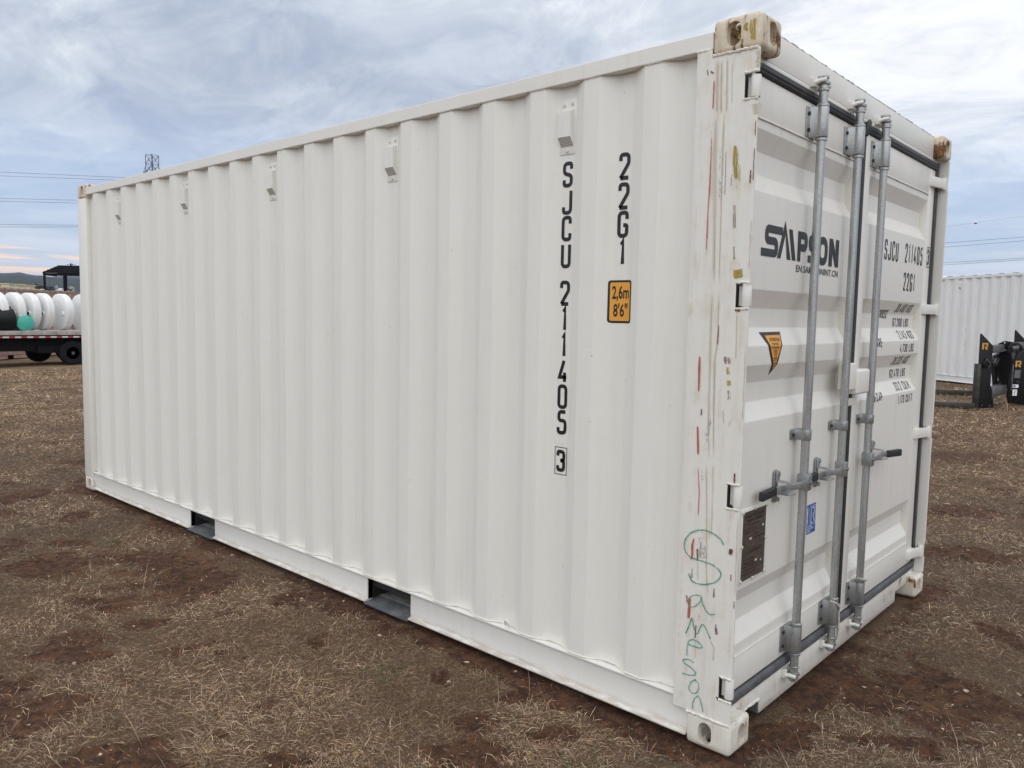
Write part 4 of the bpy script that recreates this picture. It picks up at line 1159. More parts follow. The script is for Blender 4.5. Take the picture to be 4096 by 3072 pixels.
def bare(x, y):
    """1 where the soil is bare, 0 under dead grass"""
    x = np.asarray(x, float); y = np.asarray(y, float)
    wx = x+.10*(fbm(x*5, y*5, 3, 31)-.5)*2; wy = y+.10*(fbm(x*5+9, y*5, 3, 57)-.5)*2
    b = np.zeros_like(x)
    rag = fbm(x*13, y*13, 3, 63, .65)
    for (px, py, a, c) in PATCH:
        dx = wx-px; dy = wy-py
        u = (dx*lat[0]+dy*lat[1])/(a*1.0); v = (dx*awy[0]+dy*awy[1])/(c*1.05)
        b = np.maximum(b, sstep(np.sqrt(u*u+v*v)+.75*(rag-.5), 1.40, .52))
    u = x*lat[0]+y*lat[1]; v = x*awy[0]+y*awy[1]
    n = fbm(u*1.25, v*1.9, 4, 5)
    n2 = fbm(u*4.5, v*6.5, 3, 77)
    n3 = fbm(u*17, v*22, 3, 79)
    b2 = sstep(n*.66+n2*.30+n3*.16, .620, .755)
    far = sstep(np.hypot(x-1.2, y+2.5), 6, 16)
    b2 = b2*(1-.55*far)
    # strip of bare soil, ragged edged, along the foot of the container
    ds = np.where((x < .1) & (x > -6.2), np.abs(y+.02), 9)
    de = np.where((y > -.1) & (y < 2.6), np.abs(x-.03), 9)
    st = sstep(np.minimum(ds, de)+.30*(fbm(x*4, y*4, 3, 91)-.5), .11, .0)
    return np.clip(np.maximum(np.maximum(b, b2), st), 0, 1)
def gz_base(x, y):
    x = np.asarray(x, float); y = np.asarray(y, float)
    r = np.hypot(x+2, y-1); k = np.minimum(1, 60/np.maximum(r, 1e-3))
    return sstep(r, 6, 14)*(.01395*x+.01025*y)*k-.010
def ground_z(x, y, fine=True):
    x = np.asarray(x, float); y = np.asarray(y, float)
    z = gz_base(x, y)
    r = np.hypot(x-1.2, y+2.5)
    b = bare(x, y)
    near = sstep(r, 14, 7)
    z = z+(.035*(fbm(x*.9, y*.9, 3, 3)-.5))*(.4+.6*sstep(r, 3, 8))
    z = z+near*(.014*(1-b)*(fbm(x*9, y*9, 3, 13)))
    if fine:
        cl = fbm(x*14, y*14, 4, 41, .6)
        z = z+near*b*(.030*(np.abs(cl-.5)*2)-.008)
        z = z+near*(.006*(fbm(x*32, y*32, 2, 23)-.5))
    inside = sstep(np.maximum(np.maximum(x-.02, -6.08-x), np.maximum(-.02-y, y-2.46)), .10, .0)
    z = np.where(inside > 0, z*(1-inside)+(-.012)*inside, z)
    return z

# ------------------------------------------------------------------ background containers
def tinted(mats, me):
    m = me.copy(); m.materials.clear(); m.materials.append(mats); return m
def plain_container(name, label, loc, rz, mw, group=None, vents=True):
    t = thing(name, label, 'shipping container', loc, rz, group)
    for me in SIDE_SHEETS: link('side_panel', tinted(mw, me), None, t)
    link('top_side_rail', tinted(mw, TR), None, t)
    for me in RAILS: link('bottom_side_rail', tinted(mw, me), None, t)
    for (a, b) in POCK: MB().box(a, b, .004, .05, .159, .1662).build('pocket_lip', mw, t)
    MB().box(-.236, -.004, 0, .1, .118, 2.473).build('corner_post', mw, t, bevel=.004)
    MB().box(-CL+.004, -5.895, 0, .1, .118, 2.473).build('corner_post', mw, t, bevel=.004)
    MB().box(-.004, -.236, CW-.1, CW, .118, 2.473).build('corner_post', mw, t, bevel=.004)
    MB().box(-CL+.004, -5.895, CW-.1, CW, .118, 2.473).build('corner_post', mw, t, bevel=.004)
    MB().box(-.1, -CL+.1, CW-.06, CW-.02, .02, 2.55).build('rear_wall', mw, t)
    MB().box(-.06, -.02, .1, CW-.1, .02, 2.56).build('end_wall', mw, t); MB().box(-CL+.02, -CL+.06, .1, CW-.1, .02, 2.56).build('end_wall', mw, t)
    r = MB()
    nn = 15
    for i in range(nn):
        x = -.15-(CL-.3)*i/nn; w = (CL-.3)/nn
        r.add([(x, .05, 2.555), (x-w*.15, .05, 2.570), (x-w*.5, .05, 2.570), (x-w*.65, .05, 2.555), (x-w, .05, 2.555),
               (x, CW-.05, 2.555), (x-w*.15, CW-.05, 2.570), (x-w*.5, CW-.05, 2.570), (x-w*.65, CW-.05, 2.555), (x-w, CW-.05, 2.555)],
              [(k, k+1, k+6, k+5) for k in range(4)]+[(0, 5, 6, 1)][:0])
    r.build('roof_sheet', mw, t)
    for x, y, z, sx, sy, sz in ((0, 0, CH, 1, 1, -1), (0, CW, CH, 1, -1, -1), (-CL, 0, CH, -1, 1, -1), (-CL, CW, CH, -1, -1, -1), (0, 0, 0, 1, 1, 1), (0, CW, 0, 1, -1, 1), (-CL, 0, 0, -1, 1, 1), (-CL, CW, 0, -1, -1, 1)):
        place_casting(tinted(mw, CM), None, x, y, z, sx, sy, sz, t)
    if vents:
        for b, hd, gr, bl in VENTS[4:]:
            p = link('vent', tinted(mw, b), None, t); link('vent_hood', tinted(mw, hd), None, p); link('vent_grille', gr, None, p)
    return t
M['white2'] = paint('weathered_white_paint', (.80, .81, .81), soil=.35)
dirv = Vector((2.10, -1.50)).normalized()
rz2 = math.atan2(dirv.y, dirv.x)
# its far left corner shows past the doors; local -x end is that corner
p_left = Vector((-4.231, 19.189))
loc2 = p_left+dirv*CL
wc = plain_container('shipping_container', 'white shipping container standing across the yard behind the black fork attachment', (loc2.x, loc2.y, .160), rz2, M['white2'])
for k in range(4):
    x = -CL+1.05+.012*k; z = 1.35-.17*k
    v, f, uv = ribbon([Vector((x, z)), Vector((x-.01, z-.08)), Vector((x+.01, z-.15))], .05-.004*k)
    o = decal('grey_scuff', v, f, [(a, b/.16) for a, b in uv], 'm_scuff', wc, 'y', YO-.004)
M['tanc'] = simple('faded_brown_container_paint', (.36, .235, .19), .6, 0, .14, 3)
M['cream'] = simple('cream_paint', (.66, .60, .42), .6, 0, .10, 3)
dv = Vector((-34.54+31.22, 9.91-6.14)).normalized(); rzt = math.atan2(dv.y, dv.x)
pL = Vector((-31.22, 6.14))-dv*1.6
for i, lb_ in enumerate(('long faded brown container behind the white tanks on the trailer', 'second faded brown container, end on behind the first and past the white one')):
    a = pL+dv*(CL*(i+1)+.08*i)
    plain_container('brown_container', lb_, (a.x, a.y, -.365-.02*i), rzt, M['tanc'], 'brown containers behind the trailer', vents=False)
# cream roofs beyond
dc = Vector((-43.23+38.18, 11.56-8.01)).normalized(); rzc = math.atan2(dc.y, dc.x)
a = Vector((-38.18, 8.01))+dc*(CL-.6)
plain_container('cream_container', 'cream container whose roof edge shows above the brown container', (a.x, a.y, -.15), rzc, M['cream'], None, vents=False)
def crate(name, label, p, w, d, h, z0):
    t = thing(name, label, 'cabin', (p[0], p[1], z0), math.atan2(LAT.y, LAT.x), 'cream site cabins beyond the containers')
    MB().box(-w/2, w/2, 0, d, 0, h).build('wall', M['cream'], t)
    MB().box(-w/2-.05, w/2+.05, -.05, d+.05, h, h+.05).build('roof', M['cream'], t)
    MB().box(-w/2+.06, -w/2+.40, -.02, -.001, .05, h*.75).build('door', M['tanc'], t)
    MB().box(w/2-.42, w/2-.1, -.02, -.001, h*.45, h*.75).build('window', M['dark'], t)
crate('site_cabin', 'small cream cabin at the left picture edge above the brown container', (-50.73, 11.61), .47, 1.4, 3.3, -.5)
crate('site_cabin', 'small cream cabin above the brown container, nearer the dark shelter', (-51.37, 12.38), .44, 1.4, 3.28, -.5)

# ------------------------------------------------------------------ flatbed trailer parked along y
M['deckwood'] = simple('weathered_deck_boards', (.40, .37, .34), .8, 0, .22, 5, .4)
M['blacksteel'] = simple('black_steel', (.007, .007, .0075), .6, 0, .3, 6, .1, .2)
M['tyre'] = simple('tyre_rubber', (.012, .012, .013), .8, 0, .3, 10, .3, .2)
M['rim'] = simple('dark_rim', (.10, .10, .105), .5, .4, .2, 10)
M['tapered'] = simple('red_reflector', (.42, .035, .035), .35, 0, .08, 20)
M['tapewhite'] = simple('silver_reflector', (.62, .63, .62), .35, 0, .08, 20)
TX, TG = -26.5, float(gz_base(-26.7, 6.9))
tr = thing('flatbed_trailer', 'long black flatbed trailer with red and white tape along its wooden deck', 'trailer', (TX, 6.9, TG), 0)
ztop = .807-TG
for i in range(9):
    a = -10+i*1.9
    MB().box(-.006, .02, a, a+1.892, ztop-.135, ztop).build('rub_rail_board', M['deckwood'], tr, bevel=.004)
MB().box(-2.45, -.007, -10, 7.1, ztop-.10, ztop-.035).build('deck', M['deckwood'], tr)
MB().box(-.10, .012, -10, 7.1, ztop-.24, ztop-.136).build('side_rail', M['blacksteel'], tr)
i = 0; y = -4.0
while y < 3.0:
    w = .161 if i % 2 else .172
    MB().box(.0125, .0165, y, y+w-.002, ztop-.222, ztop-.172).build('reflective_tape', M['tapered'] if i % 2 else M['tapewhite'], tr)
    y += w; i += 1
MB().box(-.62, -.46, -10, 7.1, .46, ztop-.105).build('frame_beam', M['blacksteel'], tr); MB().box(-1.98, -1.82, -10, 7.1, .46, ztop-.105).build('frame_beam', M['blacksteel'], tr)
for k in range(16): MB().box(-2.4, -.10, -9.6+k*1.08, -9.52+k*1.08, ztop-.19, ztop-.105).build('cross_member', M['blacksteel'], tr)
MB().box(-.9, -.3, -.95, .95+.9, .40, .62).build('spring_hanger', M['blacksteel'], tr)
def wheel(x, y, face):
    w = MB().lathe([(.20, -.11), (.34, -.125), (.383, -.10), (.392, -.05), (.392, .05), (.383, .10), (.34, .125), (.20, .11)], 36, 'x', (x, y, .392)).build('wheel', M['tyre'], tr, smooth=True)
    w['label'] = 'black tyred trailer wheel'
    f = face
    MB().lathe([(.205, f*.11), (.215, f*.09), (.19, f*.065), (.13, f*.05), (.11, f*.075), (.055, f*.085), (.05, f*.135), (0, f*.138)], 28, 'x', (x, y, .392)).build('rim', M['rim'], w, smooth=True)
    hl = MB()
    for k in range(8):
        t = 2*math.pi*k/8; c = (x+f*.052, y+.155*math.cos(t), .392+.155*math.sin(t)); hl.cyl(c, (c[0]+f*.014, c[1], c[2]), .021, 10)
    hl.build('rim_hole', M['dark'], w, merge=False)
    nt_ = MB()
    for k in range(8):
        t = 2*math.pi*(k+.5)/8; c = (x+f*.07, y+.085*math.cos(t), .392+.085*math.sin(t)); nt_.cyl(c, (c[0]+f*.03, c[1], c[2]), .012, 6)
    nt_.build('lug_nut', M['galvdull'], w, merge=False)
for y in (0, .92):
    wheel(-.18, y, 1); wheel(-2.2, y-.36, -1)
# tanks lying on the deck
M['poly'] = None
def polymat():
    m, nt, b, o = newmat('white_polyethylene')
    t = N(nt, 'ShaderNodeTexCoord'); n = NOISE(nt, t.outputs['Object'], 2.5, 5, .6)
    setc(nt, b, 'Base Color', MIX(nt, SMOOTH(nt, n, .3, .7), (.80, .81, .80), (.88, .885, .88)))
    setc(nt, b, 'Roughness', .38); setc(nt, b, 'Subsurface Weight', .35); setc(nt, b, 'Subsurface Scale', .05)
    return m
M['poly'] = polymat()
M['teal'] = simple('teal_polyethylene', (.075, .46, .37), .4, 0, .06, 3)
M['blackpoly'] = simple('black_polyethylene', (.009, .0095, .010), .45, 0, .2, 4, 0, .3)
zd = .80
def white_tank(x, y, r, L, label, capped):
    t = thing('poly_tank', label, 'tank', (x, y, zd), R(9), 'white tanks lying on the trailer')
    p = [(0, -.02), (r*.5, -.014), (r*.93, 0), (r*.985, .012), (r, .035), (r, L*.45), (r*.993, L*.5), (r, L*.55), (r, L-.04), (r*.96, L-.01), (0, L)]
    MB().lathe([(a, b) for a, b in p], 48, 'y', (0, 0, r)).build('shell', M['poly'], t, smooth=True)
    ang = R(205)
    cx, cz = r*.62*math.cos(ang)*1.0, r+r*.62*math.sin(ang)*.35
    cx = -cx*0+.62*r*.9
    ff = MB().lathe([(.055, .03), (.075, .02), (.08, -.02), (.06, -.05), (0, -.055)], 16, 'y', (cx, 0, cz)).build('outlet_flange', M['poly'], t, smooth=True)
    if capped: MB().lathe([(.042, -.05), (.042, -.085), (.03, -.09), (0, -.09)], 12, 'y', (cx, 0, cz)).build('outlet_cap', M['blackpoly'], t, smooth=True)
TK = [('leftmost white tank on the trailer, half hidden by the black tank', True), ('white tank with a black cap, right above the teal tank', True), ('white tank with a black cap, third from the left on the trailer', True), ('white tank with a plain white outlet, fourth from the left on the trailer', False), ('white tank with a black cap, cut off by the corner of the big container', True)]
for (yc, (lb_, cp)) in zip((5.33, 5.76, 6.15, 6.72, 7.36), TK): white_tank(-27.28, yc, .60, .24, lb_, cp)
white_tank(-27.28, 4.86, .60, .24, 'white tank cut off by the left picture edge, behind the black tank', True)
white_tank(-27.28, 7.98, .60, .24, 'white tank on the trailer hidden behind the corner post of the big container', True)
bt = thing('black_tank', 'black plastic tank with a flanged top on the trailer at the left', 'tank', (-26.93, 5.36, zd-.02))
MB().lathe([(0, 0), (.22, -.006), (.33, -.05), (.362, -.12), (.365, -.3), (.365, -1.3), (.33, -1.4), (0, -1.42)], 40, 'y', (0, 0, .365)).build('shell', M['blackpoly'], bt, smooth=True)
MB().box(-.05, .05, -1.2, -.10, .72, .775).build('flange', M['blackpoly'], bt, bevel=.012)
for k in range(4): MB().cyl((.045, -.16-.22*k, .748), (.056, -.16-.22*k, .748), .016, 10).build('flange_hole', M['tapewhite'], bt)
MB().box(-.2, .2, -.16, .06, 0, .13).box(-.2, .2, -1.2, -1.0, 0, .10).build('foot', M['blackpoly'], bt, bevel=.01, merge=False)
tt = thing('teal_tank', 'small teal drum lying on the trailer beside the black tank', 'tank', (-26.80, 5.585, zd-.01), 0)
MB().lathe([(0, .16), (.20, .155), (.238, .13), (.247, .08), (.247, -.55), (.22, -.6), (0, -.61)], 36, 'x', (0, 0, .247)).build('shell', M['teal'], tt, smooth=True)
MB().lathe([(.05, .245-.0), (.05, .51), (0, .515)], 14, 'z', (-.12, 0, 0)).build('filler_cap', M['blackpoly'], tt, smooth=True)

# ------------------------------------------------------------------ dark open-sided shelter
M['shelter'] = simple('dark_brown_steel', (.007, .005, .0045), .7, 0, .3, 1.5, 0, .15)
dep = 130.0
o_ = Vector((1.206, -2.536, 0))+AWY*dep+LAT*((183-2048)/3149.0*dep)
zr = lambda py: 1.567+(1228-py)/3149.0*dep
sg = thing('open_shelter', 'dark open-sided steel shelter with a ribbed roof beyond the trailer', 'shelter', (o_.x, o_.y, -2.0), math.atan2(LAT.y, LAT.x))
U = lambda px: (px-183)/3149.0*dep
eave, ridge = zr(1092)+2, zr(1061)+2
W = 3.6
for px, yy in ((183, 0), (262, 0), (219, W), (299, W), (341, 0), (378, W)):
    MB().box(U(px)-.13, U(px)+.13, yy-.13, yy+.13, 0, eave-.05).build('post', M['shelter'], sg)
x0, x1 = U(179), U(430); xr0 = U(217)
MB().add([(x0, -.3, eave), (x1, -.3, eave), (x1, W*.5, ridge), (xr0, W*.5, ridge), (x0, -.3, eave-.12), (x1, -.3, eave-.12), (x1, W*.5, ridge-.12), (xr0, W*.5, ridge-.12)],
         [(0, 1, 2, 3), (4, 7, 6, 5), (0, 4, 5, 1), (1, 5, 6, 2), (2, 6, 7, 3), (3, 7, 4, 0)]).build('roof_slope', M['shelter'], sg)
MB().add([(x0, W+.3, eave), (x1, W+.3, eave), (x1, W*.5, ridge), (xr0, W*.5, ridge), (x0, W+.3, eave-.12), (x1, W+.3, eave-.12), (x1, W*.5, ridge-.12), (xr0, W*.5, ridge-.12)],
         [(3, 2, 1, 0), (5, 6, 7, 4), (1, 5, 4, 0), (2, 6, 5, 1), (3, 7, 6, 2), (0, 4, 7, 3)]).build('roof_slope', M['shelter'], sg)
for k in range(5):
    s = (k+.5)/5
    MB().box(x0+(xr0-x0)*s, x1, -.3+(W*.5+.3)*s-.05, -.3+(W*.5+.3)*s+.05, eave+(ridge-eave)*s, eave+(ridge-eave)*s+.10).build('purlin', M['shelter'], sg)
MB().box(x0, x1, -.14, .14, eave-.42, eave-.13).build('eave_beam', M['shelter'], sg); MB().box(x0, x1, W-.14, W+.14, eave-.40, eave-.13).build('eave_beam', M['shelter'], sg)
MB().box(x0, x0+.2, 0, W, eave-.5, eave-.13).build('end_beam', M['shelter'], sg)
hz = ridge+.0
MB().box(U(263), U(266), W*.5-.1, W*.5+.1, hz, hz+.35).cyl((U(247), W*.5, hz+.18), (U(284), W*.5, hz+.10), .035, 6).cyl((U(269), W*.5, hz), (U(272), W*.5, hz+.28), .05, 6).build('roof_aerial', M['shelter'], sg, merge=False)

# ------------------------------------------------------------------ fork attachment on the ground at the right
M['fblack'] = simple('black_implement_paint', (.006, .006, .007), .5, 0, .35, 5, .1, .3)
M['fgrey'] = simple('worn_grey_steel', (.13, .13, .135), .5, .4, .3, 6, .2)
M['forkblade'] = simple('worn_fork_steel', (.06, .055, .05), .5, .5, .35, 8, .2)
M['decal_y'] = simple('yellow_decal', (.62, .34, .06), .5, 0, .15, 10)
FD = 13.8; fk = FD/3149.0
fo = Vector((1.206, -2.536, 0))+AWY*FD+LAT*((3912-2048)*fk)
fz = .085
fa = thing('fork_attachment', 'black pallet fork attachment with yellow letter R lying on the ground at the right', 'fork attachment', (fo.x, fo.y, fz), math.atan2(LAT.y, LAT.x))
U = lambda px: (px-3912)*fk
Z = lambda py: (1640-py)*fk
ax = Vector((.50, .87, 0)); fdv = Vector((-.87, .50, 0))
def plate(name, pts, y0, th, mat, par, turn=0.0, hole=None, origin=0.0, bev=.006):
    """upright plate: outline in (u,z), standing at distance y0, turned about its left edge"""
    def P(u, z, t):
        return (origin+(u-origin)*math.cos(turn)-(t)*math.sin(turn), y0+(u-origin)*math.sin(turn)+t*math.cos(turn), z)
    mb = MB(); n = len(pts)
    if hole is None:
        vs = [P(u, z, 0) for u, z in pts]+[P(u, z, th) for u, z in pts]
        mb.add(vs, [tuple(range(n)), tuple(range(2*n-1, n-1, -1))]+[(i, n+i, n+(i+1) % n, (i+1) % n) for i in range(n)])
        return mb.build(name, mat, par, bevel=bev)
    # with a hole: ring of quads between outline and hole, resampled to the same count
    m = 28
    def res(poly):
        P2 = [Vector(p) for p in poly]; c = sum(( Vector(p) for p in hole), Vector((0, 0)))/len(hole); out = []
        for k in range(m):
            t = 2*math.pi*k/m; d = Vector((math.cos(t), math.sin(t))); best = None
            for a, b in zip(P2, P2[1:]+P2[:1]):
                e = b-a; den_ = d.x*e.y-d.y*e.x
                if abs(den_) < 1e-9: continue
                w = a-c; s = (w.x*e.y-w.y*e.x)/den_; q = (w.x*d.y-w.y*d.x)/den_
                if s > 0 and -1e-6 <= q <= 1+1e-6 and (best is None or s > best): best = s
            out.append(c+d*(best or .01))
        return out
    O, H = res(pts), res(hole)
    vs = [P(p.x, p.y, t) for t in (0, th) for q in (O, H) for p in q]
    f = []
    for k in range(m):
        j = (k+1) % m
        f += [(k, j, m+j, m+k), (2*m+k, 3*m+k, 3*m+j, 2*m+j), (k, 2*m+k, 2*m+j, j), (m+k, m+j, 3*m+j, 3*m+k)]
    return mb.add(vs, f).build(name, mat, par)
UD = lambda px, y: (px-2048)*(FD+y)/3149.0-(3912-2048)*fk
ZD = lambda py, y: 1.567-fz-(py-1300)*(FD+y)/3149.0
out1 = [(U(a), Z(b)) for a, b in ((3914, 1338), (3917, 1336), (3967, 1384), (3968, 1545), (3976, 1562), (3988, 1633), (3924, 1638), (3916, 1605))]
tu = R(-30)*0
sp = plate('side_plate', out1, 0, .025, M['fblack'], fa, 0)
def letter_R(u, z, w, h, y, par, turn=0):
    pts = [[(0, 0), (.28, 0), (.28, .78), (1, .78), (1, 1), (0, 1)], [(1, .78), (1, .38), (.74, .30), (.74, .78)], [(.42, .30), (.74, .30), (1, .38), (.78, .42), (.42, .52)], [(.42, .52), (.42, .30), (.70, 0), (1.02, 0), (.78, .36)]]
    mb = MB()
    for p in pts: mb.prism([(u+a*w, z+b*h) for a, b in p], 'y', y, y-.003)
    return mb.build('letter_decal', M['decal_y'], par, merge=False)
letter_R(U(3923), Z(1400), 23*fk, 26*fk, -.001, sp)
MB().box(U(3930), U(3988), -.004, .03, -.005, .01).build('cutting_edge', M['fgrey'], fa)
for px in (3938, 3968): MB().cyl((U(px), -.012, Z(1625)), (U(px), 0, Z(1625)), .012, 8).build('bolt', M['fgrey'], fa)
plate('pivot_boss', [(U(a), Z(b)) for a, b in ((3926, 1455), (3940, 1432), (3950, 1438), (3957, 1460), (3946, 1475), (3932, 1474))], -.03, .03, M['fblack'], fa)
MB().tube([(U(3940), -.036, Z(1440)), (U(3952), -.036, Z(1450)), (U(3956), -.036, Z(1462)), (U(3948), -.036, Z(1472))], .006, 6).build('hose', M['fgrey'], fa, smooth=True)
MB().cyl((U(3940), -.035, Z(1439)), (U(3940), -.02, Z(1439)), .015, 10).build('bolt', M['fgrey'], fa)
def fork(base, zt):
    b = Vector(base)
    s = Vector((-fdv.y, fdv.x, 0))
    mb = MB()
    def bar(p, q, w0, h0, w1, h1):
        vs = []
        for c, w, h in ((p, w0, h0), (q, w1, h1)):
            for a, z in ((-1, 0), (1, 0), (1, 1), (-1, 1)): v = c+s*(w/2*a); vs.append((v.x, v.y, v.z+z*h))
        mb.add(vs, [(0, 1, 5, 4), (1, 2, 6, 5), (2, 3, 7, 6), (3, 0, 4, 7), (0, 3, 2, 1), (4, 5, 6, 7)])
    bar(b+fdv*-.02, b+fdv*1.35, .15, .11, .13, .07)
    sh = b+fdv*-.02
    mb.box(sh.x-.03, sh.x+.03, sh.y-.06, sh.y+.06, b.z, b.z+zt)
    mb.build('fork', M['forkblade'], fa, bevel=.008, merge=False)
fork((U(3908), .02, .0), .80)
fork((UD(3950, 2.1), 2.1, .04), .80)
def beam(p, q, w, h, mat, name):
    p, q = Vector(p), Vector(q); d = (q-p); d.z = 0; d.normalize(); s = Vector((-d.y, d.x, 0)); vs = []
    for c in (p, q):
        for a, z in ((-1, -1), (1, -1), (1, 1), (-1, 1)): v = c+s*(w/2*a); vs.append((v.x, v.y, v.z+z*h/2))
    MB().add(vs, [(0, 1, 5, 4), (1, 2, 6, 5), (2, 3, 7, 6), (3, 0, 4, 7), (0, 3, 2, 1), (4, 5, 6, 7)]).build(name, mat, fa, bevel=.008)
beam((U(3962), .03, Z(1399)), (UD(4075, 2.2), 2.2, Z(1399)+.03), .13, .13, M['fgrey'], 'upper_beam')
beam((U(3968), .03, Z(1574)), (UD(4085, 2.2), 2.2, Z(1574)+.03), .17, .17, M['fgrey'], 'lower_beam')
plate('side_plate', [(u+UD(4049, 2.2), z+.06) for u, z in out1], 2.2, .025, M['fblack'], fa)
piv = [(UD(a, .75), ZD(b, .75)) for a, b in ((3974, 1430), (3990, 1412), (4030, 1400), (4062, 1415), (4066, 1470), (4062, 1552), (3990, 1552), (3980, 1490))]
slot = [(UD(a, .75), ZD(b, .75)) for a, b in ((3994, 1475), (3998, 1467), (4003, 1470), (4011, 1530), (4007, 1541), (3999, 1541), (3995, 1534))]
plate('pivot_body', piv, .75, .10, M['fblack'], fa, 0, slot)
MB().cyl((UD(3985, .75), .70, ZD(1452, .75)), (UD(3985, .75), .90, ZD(1452, .75)), .10, 20).build('pivot_drum', M['fblack'], fa, smooth=True)
MB().cyl((UD(3966, .6), .50, ZD(1455, .6)), (UD(4004, .6), .72, ZD(1437, .6)), .035, 12).build('hydraulic_rod', M['forkblade'], fa, smooth=True)
hl_ = [(UD(4014, .62)+.022*math.cos(2*math.pi*k/12), ZD(1369, .62)+.022*math.sin(2*math.pi*k/12)) for k in range(12)]
plate('lifting_lug', [(UD(a, .62), ZD(b, .62)) for a, b in ((3978, 1380), (4013, 1362), (4058, 1368), (4078, 1388), (4070, 1402), (4030, 1398), (4002, 1392))], .62, .03, M['fblack'], fa, 0, hl_)
for rr_, yy in ((.125, .55), (.085, .50)):
    MB().tube([(UD(4060, .52)+rr_*math.cos(t), yy, ZD(1400, .52)+rr_*math.sin(t)) for t in [R(200-18*k) for k in range(14)]], .026, 8).build('hose', M['fblack'], fa, smooth=True)
MB().cyl((UD(4043, .52), .52, ZD(1395, .52)), (UD(4056, .52), .50, ZD(1442, .52)), .038, 14).build('hydraulic_ram', M['fgrey'], fa, smooth=True)
MB().cyl((UD(4040, .52), .50, ZD(1394, .52)), (UD(4062, .52), .50, ZD(1390, .52)), .05, 14).build('ram_eye', M['fgrey'], fa, smooth=True)
rp = plate('mounting_plate', [(UD(a, .38), ZD(b, .38)) for a, b in ((4074, 1402), (4135, 1396), (4135, 1622), (4048, 1612), (4040, 1585), (4052, 1450))], .38, .05, M['fblack'], fa)
beam((UD(4050, .38), .36, ZD(1430, .38)), (UD(4052, .38), .42, ZD(1428, .38)), .02, .02, M['fgrey'], 'edge_strip')
MB().box(UD(4049, .38), UD(4052, .38), .355, .379, ZD(1560, .38), ZD(1455, .38)).build('edge_bar', M['fgrey'], fa)
letter_R(UD(4061, .38), ZD(1466, .38), 23*fk, 26*fk, .379, rp)
MB().box(UD(4060, .38), UD(4084, .38), .376, .379, ZD(1510, .38), ZD(1478, .38)).build('sticker', M['fgrey'], rp)
MB().box(UD(4056, .38), UD(4079, .38), .376, .379, ZD(1549, .38), ZD(1536, .38)).build('sticker', M['labelwhite'], rp)
MB().box(UD(4057, .38), UD(4075, .38), .376, .379, ZD(1581, .38), ZD(1556, .38)).build('sticker', M['labelwhite'], rp)
MB().box(UD(4059, .38), UD(4067, .38), .374, .3765, ZD(1546, .38), ZD(1539, .38)).build('sticker_print', M['blue'], rp)
MB().tube([(UD(4063, .38), .374, ZD(1576, .38)), (UD(4066, .38), .374, ZD(1566, .38)), (UD(4071, .38), .374, ZD(1558, .38))], .003, 5).build('sticker_print', M['ink'], rp)
MB().lathe([(.03, 0), (.03, .004)], 14, 'y', (UD(4075, .38), .372, ZD(1526, .38))).build('plate_hole', M['dark'], rp)

# ------------------------------------------------------------------ power line
M['wire'] = simple('aluminium_wire', (.20, .21, .23), .5, .4, .1, 1)
M['lattice'] = simple('dark_lattice_steel', (.10, .11, .125), .5, .3, .15, .5)
def wire(name, label, pts, r, group, sag=.0):
    P = [Vector(p) for p in pts]
    q = []
    a, b = P
    for i in range(25):
        t = i/24; v = a.lerp(b, t); v.z -= sag*4*t*(1-t); q.append(v)
    o = MB().tube(q, r, 5).build(name, M['wire'], None, smooth=True)
    return tag(o, label, 'power line', group)
tw = Vector((-255.6, 109.5, -1.5))
tower = thing('transmission_tower', 'dark lattice transmission tower top peeping over the container roof', 'pylon', tw, R(18))
def strut(mb, a, b, w): mb.cyl(a, b, w, 4)
H0 = 51.6
legs = []
def half(z): return 4.2+(1.35-4.2)*min(1, z/34.0)
for sx in (-1, 1):
    for sy in (-1, 1):
        mb = MB(); zz = [0, 8, 16, 24, 34, 44, H0]
        for a, b in zip(zz[:-1], zz[1:]): strut(mb, (sx*half(a), sy*half(a), a), (sx*half(b), sy*half(b), b), .10)
        mb.build('leg', M['lattice'], tower, merge=False)
levels = [0, 8, 16, 24, 30, 34, 37, 40, 43, 46, 48.8, H0]
for a, b in zip(levels[:-1], levels[1:]):
    mb = MB()
    for k in range(4):
        c = [(-1, -1), (1, -1), (1, 1), (-1, 1)]; p, q = c[k], c[(k+1) % 4]
        strut(mb, (p[0]*half(a), p[1]*half(a), a), (q[0]*half(b), q[1]*half(b), b), .055); strut(mb, (q[0]*half(a), q[1]*half(a), a), (p[0]*half(b), p[1]*half(b), b), .055)
        strut(mb, (p[0]*half(b), p[1]*half(b), b), (q[0]*half(b), q[1]*half(b), b), .06)
    mb.build('bracing', M['lattice'], tower, merge=False)
for sy, zc, L in ((-1, 45.4, 4.2), (1, 45.4, 4.2), (-1, 37.5, 6.5), (1, 37.5, 6.5), (-1, 30, 5.2), (1, 30, 5.2)):
    mb = MB(); w = half(zc); tip = (0, sy*(w+L*.55), zc-.2)
    for sx in (-1, 1):
        strut(mb, (sx*w, sy*w, zc), tip, .10); strut(mb, (sx*w, sy*w, zc+2.8), tip, .07)
        for s in (.3, .6): strut(mb, (sx*w*(1-s), sy*w+(tip[1]-sy*w)*s, zc-.2*s), (-sx*w*(1-s), sy*w+(tip[1]-sy*w)*s, zc+2.8*(1-s)), .05)
    mb.build('cross_arm', M['lattice'], tower, merge=False)
LW = 'wires left of the container'
